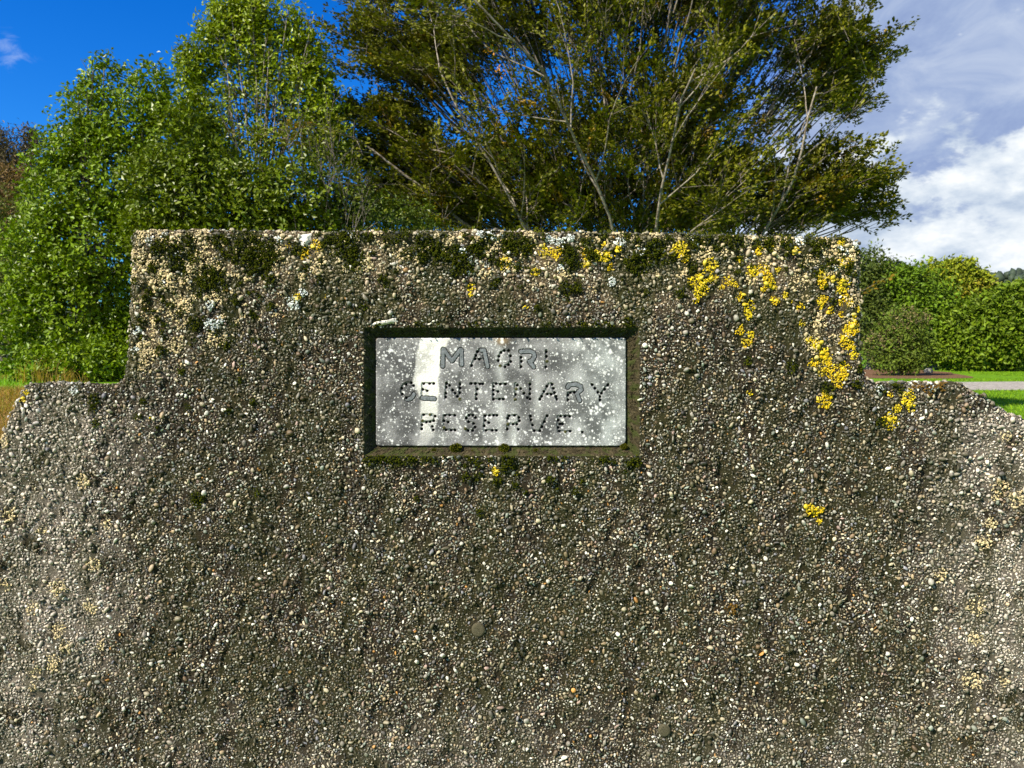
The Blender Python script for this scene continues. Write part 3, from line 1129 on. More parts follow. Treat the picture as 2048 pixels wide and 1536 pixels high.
MOSS = [(494, 491, 35), (439, 481, 18), (695, 491, 25), (709, 522, 20), (849, 491, 20), (316, 495, 14), (388, 512, 16), (357, 502, 14), (309, 536, 12), (425, 556, 25), (405, 563, 20), (391, 645, 14),
        (282, 638, 10), (535, 515, 25), (449, 690, 9), (323, 703, 9), (384, 683, 7), (542, 560, 12), (610, 536, 8), (354, 529, 15), (507, 519, 25), (781, 474, 18), (811, 464, 14), (883, 512, 15),
        (925, 529, 24), (910, 509, 20), (945, 500, 14), (1037, 531, 8), (1144, 509, 16), (1144, 529, 14), (1134, 578, 14), (1154, 574, 12), (1255, 525, 12), (1265, 537, 10), (1257, 646, 10), (1074, 617, 8),
        (1308, 494, 20), (1275, 482, 10), (1338, 476, 10), (1281, 527, 22), (1320, 515, 14), (1344, 518, 10), (1407, 473, 22), (1458, 482, 16), (1476, 479, 16), (1434, 494, 10), (1515, 485, 8), (1574, 485, 14),
        (1652, 485, 12), (1685, 476, 10), (1682, 506, 9), (1661, 527, 12), (1719, 503, 9), (1655, 776, 12), (1715, 770, 10), (1722, 734, 10), (1628, 548, 7), (1359, 587, 12), (1497, 722, 8), (1586, 734, 12),
        (1760, 844, 9), (1206, 469, 10), (1251, 473, 10), (760, 917, 13), (790, 920, 13), (820, 917, 13), (850, 919, 9), (1015, 916, 13), (1270, 925, 12), (1010, 938, 10), (870, 919, 6), (395, 1000, 14),
        (190, 800, 12), (185, 820, 9), (195, 845, 8), (515, 985, 8), (740, 919, 10), (1085, 470, 9), (735, 475, 12), (660, 478, 10), (1790, 770, 9), (1800, 776, 8), (1765, 778, 8), (930, 470, 8),
        (1010, 915, 7), (1262, 935, 8), (760, 645, 6), (1600, 530, 6), (1475, 545, 8), (340, 610, 8), (470, 600, 8), (300, 585, 9), (270, 560, 8), (1130, 497, 12), (1010, 500, 6), (640, 560, 7)]
GREY = [(422, 649, 14), (586, 604, 16), (419, 611, 10), (925, 501, 9), (947, 521, 10), (935, 544, 8), (1283, 503, 10), (1119, 484, 11), (1240, 484, 10), (1121, 537, 8), (1224, 564, 9), (608, 586, 9), (985, 470, 14),
        (960, 468, 10), (1100, 478, 10), (1140, 476, 9), (1600, 482, 10), (1712, 490, 9), (270, 700, 8), (275, 660, 9), (330, 470, 8), (300, 480, 9), (1760, 776, 8), (1860, 772, 8), (560, 480, 8), (150, 780, 9), (440, 640, 8)]
CREAM = [(400, 540, 30), (330, 560, 26), (300, 640, 20), (350, 620, 28), (1690, 515, 24), (1660, 495, 20), (1670, 540, 16), (300, 700, 24), (290, 730, 18), (1560, 500, 18), (430, 595, 18), (420, 520, 16), (290, 470, 18), (1130, 545, 16),
         (1020, 535, 14), (970, 545, 16), (1600, 560, 20), (1640, 640, 16), (990, 490, 20), (1060, 480, 14), (640, 520, 14), (1700, 640, 14), (720, 540, 12), (1500, 560, 14), (350, 690, 16)]

def more_patches():
    r_ = np.random.default_rng(4)
    for _ in range(36):                                   # moss hanging down from the top edge
        u = r_.uniform(275, 1715)
        v = 468 + abs(r_.normal(0, 52))
        if 640 < v < 660 or (REC[0] < u < REC[2] and v > 640):
            continue
        r = r_.uniform(5, 13) * (1.25 if v < 500 else 0.85)
        for k in range(r_.integers(1, 4)):
            MOSS.append((u + r_.normal(0, 3), v + k * r * 0.9, r * (1 - 0.2 * k)))
    for _ in range(95):                                   # small tufts and crusts mottle the upper band
        MOSS.append((r_.uniform(265, 1715), 466 + abs(r_.normal(0, 60)), r_.uniform(2.5, 6)))
        CREAM.append((r_.uniform(265, 1715), 464 + abs(r_.normal(0, 55)), r_.uniform(3.5, 8)))
    for _ in range(60):
        MOSS.append((r_.uniform(262, 560), r_.uniform(465, 680), r_.uniform(2.5, 6)))
        CREAM.append((r_.uniform(262, 560), r_.uniform(465, 690), r_.uniform(3.5, 9)))
    for _ in range(14):
        GREY.append((r_.uniform(265, 1715), 466 + abs(r_.normal(0, 50)), r_.uniform(4, 8)))
    MOSS[:] = [m_ for m_ in MOSS if not (REC[0] - 2 < m_[0] < REC[2] + 2 and REC[1] - 2 < m_[1] < REC[3] + 2)]
    for _ in range(20):
        MOSS.append((r_.normal(1010, 120), 925 + abs(r_.normal(0, 45)), r_.uniform(4, 8)))
    for _ in range(26):
        MOSS.append((r_.uniform(265, 520), r_.uniform(560, 860), r_.uniform(4, 8)))
    for u in range(735, 1275, 14):                        # along the lip over the plaque and below it
        if r_.random() < 0.5:
            MOSS.append((u + r_.normal(0, 4), 650 + r_.normal(0, 2), r_.uniform(3, 6)))
        if r_.random() < 0.6:
            MOSS.append((u + r_.normal(0, 4), 918 + r_.normal(0, 3), r_.uniform(4, 8)))
    for _ in range(60):
        CREAM.append((r_.uniform(268, 1715), 462 + abs(r_.normal(0, 45)), r_.uniform(7, 17)))
    for _ in range(24):
        CREAM.append((r_.uniform(262, 450), r_.uniform(480, 740), r_.uniform(7, 17)))
    for _ in range(14):
        CREAM.append((r_.uniform(1600, 1715), r_.uniform(480, 720), r_.uniform(7, 14)))
    for _ in range(30):
        CREAM.append((r_.choice([r_.uniform(0, 230), r_.uniform(1880, 2040)]), r_.uniform(860, 1400), r_.uniform(8, 20)))


more_patches()


def patch_mask(u, v, lst, grow_=1.0, seed=0):
    """0..1 inside a list of ragged round patches"""
    m = np.zeros(len(u))
    rag = 0.55 + 0.9 * fbm(u + 50 * seed, v + 90, 9, 3, seed)
    for (a, b, r) in lst:
        k = np.where((np.abs(u - a) < 2 * r) & (np.abs(v - b) < 2 * r))[0]
        if len(k):
            q = np.hypot(u[k] - a, v[k] - b) / (r * grow_)
            m[k] = np.maximum(m[k], smooth(rag[k] - q, -0.10, 0.12))
    return m


def light_zone(u, v):
    """how far pale lichen crust covers the surface, 0..1"""
    n = 0.5 * fbm(u + 210, v + 40, 70, 4, 4) + 0.5 * fbm(u + 510, v + 140, 22, 4, 1)
    a = 1.5 * smooth(u, 400, -20) * smooth(v, 730, 850) * (1 - 0.45 * smooth(v, 1150, 1450))
    b = 1.1 * smooth(u, 1760, 2060) * smooth(v, 740, 900) * (1 - 0.3 * smooth(v, 1200, 1500))
    t = smooth(v, 680, 480) * 1.0
    t = np.maximum(t, 0.8 * smooth(u, 420, 270) * (v < 760))
    t = np.maximum(t, 0.9 * smooth(u, 1560, 1720) * smooth(v, 820, 700))
    low = 0.35 * smooth(v, 1350, 1530)
    z = np.maximum(np.maximum(a, b), np.maximum(t, low))
    return np.clip(z * smooth(n, 0.36, 0.56) * 1.1, 0, 1)


def green_zone(u, v):
    n = fbm(u * 1.5 + 510, v * 0.6 + 340, 60, 4, 6)
    t = 1.15 * smooth(v, 740, 470) + 0.38 + 0.45 * np.exp(-((u - 980) / 300) ** 2) * smooth(v, 1150, 905) * (v > 880) * np.exp(-((u - 1000) / 330) ** 2) * smooth(v, 1120, 900) * (v > 890) + 0.22
    t = t + 0.4 * smooth(u, 430, 300) * smooth(v, 900, 760) * (u > 150)
    return np.clip(t * smooth(n, 0.40, 0.60), 0, 1)


def matrix_colour(u, v):
    lz = light_zone(u, v)[:, None]
    gz = green_zone(u, v)[:, None]
    c = np.array([0.026, 0.020, 0.012]) * (0.75 + 0.6 * fbm(u + 11, v + 77, 45, 3, 1))[:, None]
    c = c * (1 - 0.62 * lz) + np.where((v < 740)[:, None], np.array([[0.17, 0.125, 0.07]]), np.array([[0.20, 0.172, 0.135]])) * 0.62 * lz
    c = c * (1 - 0.7 * gz) + np.array([0.030, 0.034, 0.008]) * 0.7 * gz
    mm = patch_mask(u, v, MOSS, 1.1, 5)[:, None] * 0.85
    c = c * (1 - mm) + np.array([0.016, 0.021, 0.003]) * mm
    return c


def to_wall(u, v, h):
    x, z = unp(u, v)
    return np.stack([x, np.full_like(x, WALL_Y) - h, z], -1)


stone = thing('memorial_stone', 'stepped pebbledash memorial stone spotted with moss and yellow lichen, a plaque set in it',
              'memorial', (0.0, WALL_Y, 0.0))
ORG = np.array([0.0, WALL_Y, 0.0])


def build_body():
    # front face: outline + recess mouth + a grid of inner points
    pts = [tuple(p) for p in OUTD]
    nb = len(pts)
    loop = list(range(nb))
    edges = [(i, (i + 1) % nb) for i in range(nb)]
    rx0, ry0, rx1, ry1 = REC
    rec = densify(np.array([(rx0, ry0), (rx1, ry0), (rx1, ry1), (rx0, ry1)], float), 8)
    r0 = len(pts)
    pts += [tuple(p) for p in rec]
    edges += [(r0 + i, r0 + (i + 1) % len(rec)) for i in range(len(rec))]
    g = 9.5
    gu, gv = np.meshgrid(np.arange(-140, 2240, g), np.arange(450, 1570, g))
    gu2, gv2 = np.meshgrid(np.arange(-140, 2240, 45.0), np.arange(1580, 2270, 45.0))
    gu = np.concatenate([gu.ravel(), gu2.ravel()])
    gv = np.concatenate([gv.ravel(), gv2.ravel()])
    gu = gu + RNG.uniform(-1.5, 1.5, gu.shape)
    gv = gv + RNG.uniform(-1.5, 1.5, gv.shape)
    ok = inside(gu, gv) & (edge_dist(gu, gv) > 6)
    ok &= ~((gu > rx0 - 5) & (gu < rx1 + 5) & (gv > ry0 - 5) & (gv < ry1 + 5))
    pts += list(zip(gu[ok], gv[ok]))
    V2, E2, F2, *_ = delaunay_2d_cdt([Vector(p) for p in pts], edges, [], 0, 1e-4)
    uv = np.array([(p.x, p.y) for p in V2])
    F = np.array([f for f in F2 if len(f) == 3])
    cen = uv[F].mean(1)
    OUTP = [tuple(p) for p in OUTD]
    k = inside_poly(cen, OUTD) & ~((cen[:, 0] > rx0) & (cen[:, 0] < rx1) & (cen[:, 1] > ry0) & (cen[:, 1] < ry1))
    F = F[k]
    u, v = uv[:, 0], uv[:, 1]
    h = relief(u, v)
    V = to_wall(u, v, h)
    # make the faces look towards the camera (-y)
    a, b, c = V[F[:, 0]], V[F[:, 1]], V[F[:, 2]]
    nrm = np.cross(b - a, c - a)
    flip = nrm[:, 1] > 0
    F[flip] = F[flip][:, ::-1]
    C = matrix_colour(u, v)
    # sides and back
    bu, bv = OUTD[:, 0], OUTD[:, 1]
    hb = relief(bu, bv, np.zeros(len(bu)))
    x, z = unp(bu, bv)
    rows = [np.stack([x, WALL_Y - hb, z], -1)]
    for dpt in (0.03, 0.07, 0.12, TH):
        rows.append(np.stack([x + RNG.normal(0, 0.0015, len(x)), np.full(len(x), WALL_Y + dpt), z - 0.16 * dpt * np.maximum(0, -OUT_N[:, 1]) + RNG.normal(0, 0.0015, len(x))], -1))
    S = np.stack(rows)
    nr, n = S.shape[:2]
    idx = np.arange(nr * n).reshape(nr, n) + len(V)
    a = idx[:-1]
    b = np.roll(a, -1, 1)
    d = idx[1:]
    c = np.roll(d, -1, 1)
    T1 = np.stack([a, b, c], -1).reshape(-1, 3)
    T2 = np.stack([a, c, d], -1).reshape(-1, 3)
    back, _, FB, *_ = delaunay_2d_cdt([Vector(p) for p in OUTD], [(i, (i + 1) % n) for i in range(n)], [list(range(n))], 1, 1e-4)
    bx, bz = unp(np.array([p.x for p in back]), np.array([p.y for p in back]))
    VB = np.stack([bx, np.full(len(bx), WALL_Y + TH - 0.002), bz - 0.03], -1)
    FBt = np.array([f for f in FB if len(f) == 3]) + len(V) + nr * n
    Cs = np.tile(np.array([0.16, 0.14, 0.10]), (nr * n, 1))
    Cb = np.tile(np.array([0.16, 0.14, 0.10]), (len(VB), 1))
    allV = np.concatenate([V, S.reshape(-1, 3), VB]) - ORG
    allF = np.concatenate([F, T1, T2, FBt])
    me = mesh_np('stone_body', allV, allF, np.concatenate([C, Cs, Cb]))
    link('stone_body', me, M_MATRIX, stone)


def inside_poly(P, poly):
    u, v = P[:, 0], P[:, 1]
    r = np.zeros(len(P), bool)
    x1, y1 = poly[:, 0], poly[:, 1]
    x2, y2 = np.roll(x1, -1), np.roll(y1, -1)
    for a, b, c, d in zip(x1, y1, x2, y2):
        if b == d:
            continue
        r ^= ((b > v) != (d > v)) & (u < (c - a) * (v - b) / (d - b) + a)
    return r


build_body()


def build_recess():
    """splayed mortar sides between the face and the sunken plaque"""
    x0, y0, x1, y1 = REC
    a0, b0, a1, b1 = RIN
    outer = [(x0, y0), (x1, y0), (x1, y1), (x0, y1)]
    inner = [(a0, b0), (a1, b0), (a1, b1), (a0, b1)]
    names = ('top', 'right', 'bottom', 'left')
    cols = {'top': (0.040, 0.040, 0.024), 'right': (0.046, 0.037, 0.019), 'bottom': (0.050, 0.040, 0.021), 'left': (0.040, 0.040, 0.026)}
    VV, FF, CC = [], [], []
    n0 = 0
    for i in range(4):
        o1, o2 = np.array(outer[i], float), np.array(outer[(i + 1) % 4], float)
        q1, q2 = np.array(inner[i], float), np.array(inner[(i + 1) % 4], float)
        m = int(np.linalg.norm(o2 - o1) / 2)
        k = 12
        s = np.linspace(0, 1, m + 1)[None, :, None]
        t = np.linspace(0, 1, k + 1)[:, None, None]
        O = o1 + (o2 - o1) * s
        Q = q1 + (q2 - q1) * s
        xo, zo = unp(O[..., 0], O[..., 1], WALL_Y)
        xi, zi = unp(Q[..., 0], Q[..., 1], WALL_Y + REC_D)
        A = np.stack([xo, np.full_like(xo, WALL_Y), zo], -1)
        B = np.stack([xi, np.full_like(xi, WALL_Y + REC_D + 0.004), zi], -1)
        P = A + (B - A) * t
        ns = (fbm(np.arange(m + 1)[None, :] * 3.0 + 200 * i, np.arange(k + 1)[:, None] * 3.0 + 10, 9, 3, i) - 0.5)
        w = np.sin(np.pi * np.linspace(0, 1, k + 1))[:, None]
        P[..., 1] -= ns * 0.007 * w + RNG.normal(0, 0.0016, ns.shape) * w
        # lips of the arrises are worn
        P[0, :, 1] += 0.0
        VV.append(P.reshape(-1, 3))
        idx = np.arange(P.shape[0] * P.shape[1]).reshape(P.shape[:2]) + n0
        FF.append(np.stack([idx[:-1, :-1], idx[:-1, 1:], idx[1:, 1:], idx[1:, :-1]], -1).reshape(-1, 4)[:, ::-1])
        n0 += P.shape[0] * P.shape[1]
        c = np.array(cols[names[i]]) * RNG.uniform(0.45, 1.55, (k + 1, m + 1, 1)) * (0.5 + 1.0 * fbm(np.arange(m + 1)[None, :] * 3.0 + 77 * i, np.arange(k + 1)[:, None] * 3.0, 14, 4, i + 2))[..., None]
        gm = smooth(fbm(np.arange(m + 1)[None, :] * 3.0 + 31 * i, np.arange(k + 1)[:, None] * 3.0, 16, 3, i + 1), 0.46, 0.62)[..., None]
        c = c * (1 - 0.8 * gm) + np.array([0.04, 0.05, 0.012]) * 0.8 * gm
        CC.append(c.reshape(-1, 3))
    V = np.concatenate(VV) - ORG
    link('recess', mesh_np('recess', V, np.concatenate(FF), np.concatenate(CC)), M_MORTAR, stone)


build_recess()

# ---- pebbles ------------------------------------------------------
PAL = np.array([(0.26, 0.235, 0.185), (0.35, 0.26, 0.145), (0.50, 0.43, 0.28), (0.66, 0.625, 0.52), (0.18, 0.12, 0.065), (0.085, 0.078, 0.066),
                (0.25, 0.28, 0.22), (0.55, 0.27, 0.07), (0.44, 0.31, 0.25), (0.24, 0.235, 0.25)])
PW = np.array([0.25, 0.11, 0.17, 0.15, 0.10, 0.12, 0.08, 0.008, 0.018, 0.05])
PW = PW / PW.sum()


def scatter():
    """darts thrown bin by bin, largest stones first, on a 1 px occupancy map of the face"""
    H, Wd = 1150, 2400
    v0, u0 = 440, -150
    occ = np.zeros((H, Wd), bool)
    res = []
    for lo, hi, step, prob in ((11.5, 14.5, 70, 0.10), (9.2, 11.5, 24, 0.18), (7.2, 9.5, 12.5, 0.34), (5.2, 7.2, 8.2, 0.72), (3.8, 5.2, 5.8, 0.85), (2.6, 3.8, 4.2, 0.85), (1.7, 2.6, 3.1, 0.80)):
        uu, vv = np.meshgrid(np.arange(u0 + 10, u0 + Wd - 12, step), np.arange(v0 + 12, v0 + H - 14, step))
        uu = (uu + RNG.uniform(-0.42, 0.42, uu.shape) * step).ravel()
        vv = (vv + RNG.uniform(-0.42, 0.42, vv.shape) * step).ravel()
        # coarser stones in the top band and on the shoulders, finer low in the middle
        coarse = np.maximum(smooth(vv, 700, 480), np.maximum(smooth(uu, 330, 40), smooth(uu, 1750, 1950)) * smooth(vv, 1150, 850))
        fine = fbm(uu + 5, vv + 5, 60, 3, 7)
        pr = prob * (0.40 + 1.0 * coarse) if lo > 7 else (prob * (0.72 + 0.28 * coarse) if lo > 5 else prob * np.ones(len(uu)))
        pr = pr * (0.6 + 0.8 * fine) * (0.55 + 0.65 * smooth(fbm(uu + 905, vv + 77, 24, 3, 2), 0.30, 0.50))
        k = (RNG.random(len(uu)) < pr) & inside(uu, vv)
        k &= ~((uu > REC[0] - 0.8) & (uu < REC[2] + 0.8) & (vv > REC[1] - 0.8) & (vv < REC[3] + 0.8))
        uu, vv = uu[k], vv[k]
        k = patch_mask(uu, vv, MOSS, 0.9, 5) * 0.55 < RNG.random(len(uu))
        uu, vv = uu[k], vv[k]
        d = RNG.uniform(lo, hi, len(uu))
        rr = d * 0.5
        ok = np.ones(len(uu), bool)
        for a in range(9):
            cu = uu + (np.cos(a * 0.785) * rr * 0.8 if a < 8 else 0)
            cv = vv + (np.sin(a * 0.785) * rr * 0.8 if a < 8 else 0)
            ok &= ~occ[np.clip((cv - v0).astype(int), 0, H - 1), np.clip((cu - u0).astype(int), 0, Wd - 1)]
        uu, vv, d = uu[ok], vv[ok], d[ok]
        ri = int(math.ceil(hi / 2))
        for du in range(-ri, ri + 1):
            for dv in range(-ri, ri + 1):
                m = du * du + dv * dv <= (d * 0.5) ** 2
                occ[np.clip((vv[m] - v0 + dv).astype(int), 0, H - 1), np.clip((uu[m] - u0 + du).astype(int), 0, Wd - 1)] = True
        res.append(np.stack([uu, vv, d], -1))
    # the foot of the stone, below the picture, more coarsely
    uu, vv = np.meshgrid(np.arange(-125, 2225, 14.0), np.arange(v0 + H - 8, 2265, 14.0))
    uu = (uu + RNG.uniform(-5, 5, uu.shape)).ravel()
    vv = (vv + RNG.uniform(-5, 5, vv.shape)).ravel()
    k = inside(uu, vv)
    res[3] = np.concatenate([res[3], np.stack([uu[k], vv[k], RNG.uniform(6, 13, k.sum())], -1)])
    return res


def pebble_colours(u, v):
    n = len(u)
    i = RNG.choice(len(PAL), n, p=PW)
    c = PAL[i] * RNG.uniform(0.45, 1.3, (n, 1))
    crusty = (RNG.random((n, 1)) < 0.21)
    c = np.where(crusty, np.array([0.100, 0.086, 0.052]) * RNG.uniform(0.5, 1.7, (n, 1)), c)
    film = (0.45 + 0.75 * fbm(u + 800, v + 10, 55, 3, 2))[:, None]
    bright = (i == 3)[:, None]
    c = np.where(bright, c, c * film)
    lz = light_zone(u, v)[:, None] * RNG.uniform(0.0, 1, (n, 1)) ** 0.8
    warm = np.where((v < 760)[:, None], np.array([[0.60, 0.49, 0.30]]), np.array([[0.72, 0.63, 0.52]]))
    c = c * (1 - 0.8 * lz) + warm * 0.8 * lz
    gz = green_zone(u, v)[:, None] * RNG.uniform(0, 1.0, (n, 1))
    c = c * (1 - gz) + np.array([0.038, 0.041, 0.010]) * gz
    for lst, colr, amt, g_, sd in ((CREAM, (0.60, 0.48, 0.26), 0.8, 1.0, 3), (GREY, (0.60, 0.62, 0.57), 0.85, 1.0, 4), (MOSS, (0.024, 0.030, 0.004), 0.95, 1.1, 5), (YELLOW, (0.60, 0.45, 0.014), 0.9, 1.0, 6)):
        m = patch_mask(u, v, lst, g_, sd)[:, None] * amt * (RNG.random((n, 1)) < 0.85)
        c = c * (1 - m) + np.array(colr) * RNG.uniform(0.7, 1.2, (n, 1)) * m
    return np.clip(c, 0.02, 0.85)


def ellipsoids(base, C, T1, T2, Nn, a, b, c, jitter):
    """base unit shape -> placed, stretched, lumpy stones"""
    n = len(C)
    nv = len(base)
    J = 1 + RNG.uniform(-jitter, jitter, (n, nv, 1))
    B = base[None] * J
    V = C[:, None, :] + B[..., 0:1] * (T1 * a[:, None])[:, None, :] + B[..., 1:2] * (T2 * b[:, None])[:, None, :] + B[..., 2:3] * (Nn * c[:, None])[:, None, :]
    return V


def stones_mesh(bins_uv, base, F, protr=0.30, jitter=0.30):
    u, v, d = bins_uv.T
    n = len(u)
    s = WALL_Y / FPX
    h = relief(u, v)
    e = 2.0
    hx = (relief(u + e, v) - relief(u - e, v)) / (2 * e * s)
    hz = -(relief(u, v + e) - relief(u, v - e)) / (2 * e * s)
    Nn = norm(np.stack([-hx, -np.ones(n), -hz], -1) + RNG.normal(0, 0.38, (n, 3)))
    r = rand_dirs(n)
    T1 = norm(r - Nn * np.sum(r * Nn, -1, keepdims=True))
    T2 = np.cross(Nn, T1)
    asp = RNG.uniform(0.42, 0.95, n)
    a = d * s * 0.5 / np.sqrt(asp) * 1.02
    b = d * s * 0.5 * np.sqrt(asp) * 1.02
    c = d * s * 0.5 * RNG.uniform(0.45, 0.9, n)
    C = to_wall(u, v, h + c * (protr + RNG.uniform(-0.55, 0.5, n)))
    return ellipsoids(base, C, T1, T2, Nn, a, b, c, jitter), (C, T1, T2, Nn, a, b, c)


OCT = (np.array([(1, 0, 0), (-1, 0, 0), (0, 1, 0), (0, -1, 0), (0, 0, 1), (0, 0, -1)], float),
       np.array([(0, 2, 4), (2, 1, 4), (1, 3, 4), (3, 0, 4), (2, 0, 5), (1, 2, 5), (3, 1, 5), (0, 3, 5)]))


def dome(base, cut=-0.35):
    V, F = base
    k = V[F].mean(1)[:, 2] > cut
    F = F[k]
    used = np.unique(F)
    mp = np.full(len(V), -1)
    mp[used] = np.arange(len(used))
    return V[used], mp[F]


DOME42 = dome(ICO42)
DOME12 = dome(ICO12, -0.1)
PYR = (OCT[0][[0, 1, 2, 3, 4]], OCT[1][:4])


def build_pebbles():
    res = scatter()
    big = np.concatenate(res[:2])
    big = big[np.argsort(-big[:, 2])]
    inview = (big[:, 0] > 0) & (big[:, 0] < 2048) & (big[:, 1] < 1536)
    order = np.concatenate([np.where(inview)[0], np.where(~inview)[0]])
    big = big[order]
    single, rest_big = big[:300], big[300:]
    # the 300 largest: one object each, sharing a few meshes
    protos = []
    for k in range(10):
        B, F = DOME42
        V = B * (1 + RNG.uniform(-0.16, 0.16, (len(B), 1)))
        me = mesh_np('pebble', V, F)
        me.materials.append(M_PEBO)
        protos.append(me)
    _, (C, T1, T2, Nn, a, b, c) = stones_mesh(single, DOME42[0], DOME42[1])
    cols = pebble_colours(single[:, 0], single[:, 1])
    from mathutils import Matrix
    for i in range(len(single)):
        o = bpy.data.objects.new('pebble', protos[i % 10])
        COL.objects.link(o)
        o.parent = stone
        M = Matrix.Identity(4)
        for r in range(3):
            M[r][0] = T1[i][r] * a[i]
            M[r][1] = T2[i][r] * b[i]
            M[r][2] = Nn[i][r] * c[i]
            M[r][3] = C[i][r] - ORG[r]
        o.matrix_basis = M
        o.color = (*[float(q) for q in cols[i]], 1)
    VV, FF, CC, n_faces = [], [], [], []
    n0 = 0
    for uv, (B, F) in ((np.concatenate([rest_big, res[2]]), DOME42), (np.concatenate(res[3:5]), DOME12), (np.concatenate(res[5:]), PYR)):
        V, _ = stones_mesh(uv, B, F)
        col = pebble_colours(uv[:, 0], uv[:, 1])
        nv = len(B)
        VV.append(V.reshape(-1, 3))
        FF.append((F[None] + (np.arange(len(uv)) * nv)[:, None, None]).reshape(-1, 3) + n0)
        CC.append(np.repeat(col, nv, 0))
        n0 += len(uv) * nv
        n_faces.append(len(uv) * len(F))
    # stones round the edges, the tops and the flanks
    L = len(OUTD)
    vis = OUTD[:, 1] < 1600
    seg = np.where(vis)[0]
    n = 9500
    i = RNG.choice(seg, n)
    f = RNG.random(n)
    j = (i + 1) % L
    P = OUTD[i] * (1 - f)[:, None] + OUTD[j] * f[:, None]
    dep = np.where(RNG.random(n) < 0.12, RNG.uniform(0.004, 0.016, n), 0.016 + (TH - 0.018) * RNG.random(n) ** 1.3)
    x, z = unp(P[:, 0], P[:, 1])
    No = np.stack([OUT_N[i, 0], np.zeros(n), -OUT_N[i, 1]], -1)
    front = np.clip(1 - dep / 0.014, 0, 1)[:, None]
    No = norm(No + np.array([0, -1.0, 0]) * front + RNG.normal(0, 0.2, (n, 3)))
    d = (3.0 + RNG.gamma(2.0, 1.7, n)) * WALL_Y / FPX
    C = np.stack([x, WALL_Y + dep, z - 0.16 * dep * np.maximum(0, -OUT_N[i, 1])], -1) + No * (d * RNG.uniform(-0.25, 0.2, n))[:, None]
    r = rand_dirs(n)
    T1 = norm(r - No * np.sum(r * No, -1, keepdims=True))
    V = ellipsoids(DOME12[0], C, T1, np.cross(No, T1), No, d * 0.55, d * 0.45, d * 0.35, 0.16)
    VV.append(V.reshape(-1, 3))
    FF.append((DOME12[1][None] + (np.arange(n) * len(DOME12[0]))[:, None, None]).reshape(-1, 3) + n0)
    CC.append(np.repeat(pebble_colours(P[:, 0], P[:, 1]), len(DOME12[0]), 0))
    sm = np.ones(sum(len(f) for f in FF), bool)
    sm[n_faces[0]:] = False
    link('pebbledash', mesh_np('pebbledash', np.concatenate(VV) - ORG, np.concatenate(FF), np.concatenate(CC), sm), M_PEB, stone, kind='stuff')
    print('pebbles', sum(len(r) for r in res), [len(r) for r in res])


build_pebbles()

# ---- lichen and moss ----------------------------------------------
def crust(centres, per_area, size, h_add, base, amp, yellow, spiky=False, falloff=0.9, flat=0.35, normals=True):
    """little lobed domes strewn over patches; returns V,F,C"""
    us, vs, ss = [], [], []
    for (u, v, r) in centres:
        n = max(6, int(r * r * per_area))
        a = RNG.uniform(0, 6.283, n)
        q = np.sqrt(RNG.random(n)) * r * (1 + 0.5 * (vnoise(np.cos(a) * 1.6 + u * 0.37 + 60, np.sin(a) * 1.6 + v * 0.41 + 60, 2) - 0.5) * 2) * falloff
        uu, vv = u + np.cos(a) * q, v + np.sin(a) * q * 1.05
        keep = vnoise(uu / 3.6 + 300, vv / 3.6 + 300, 5) > 0.36
        us.append(uu[keep])
        vs.append(vv[keep])
    u = np.concatenate(us)
    v = np.concatenate(vs)
    ed = edge_dist(u, v)
    k = inside(u, v) & (ed > 1) & ~((u > REC[0] + 2) & (u < REC[2] - 2) & (v > REC[1] + 2) & (v < REC[3] - 2))
    u, v = u[k], v[k]
    n = len(u)
    s = WALL_Y / FPX
    d = RNG.uniform(0.6, 1.4, n) * size * s
    h = relief(u, v) + h_add * RNG.uniform(0.3, 1.3, n)
    C = to_wall(u, v, h)
    Nn = norm(np.array([0, -1.0, 0]) + RNG.normal(0, 0.45, (n, 3)))
    r = rand_dirs(n)
    T1 = norm(r - Nn * np.sum(r * Nn, -1, keepdims=True))
    T2 = np.cross(Nn, T1)
    a = np.arange(6) * math.pi / 3
    ring = np.cos(a)[None, :, None] * T1[:, None] + np.sin(a)[None, :, None] * T2[:, None]
    R = C[:, None] + ring * (d[:, None] * RNG.uniform(0.7, 1.25, (n, 6)))[..., None] - Nn[:, None] * (d * 0.35)[:, None, None]
    top = C + Nn * (d * (1.3 if spiky else flat))[:, None]
    V = np.concatenate([R, top[:, None]], 1)
    F = np.array([(i, (i + 1) % 6, 6) for i in range(6)])
    F = (F[None] + (np.arange(n) * 7)[:, None, None]).reshape(-1, 3)
    c = vary(base, n, amp, yellow)
    return V.reshape(-1, 3), F, np.repeat(c, 7, 0)


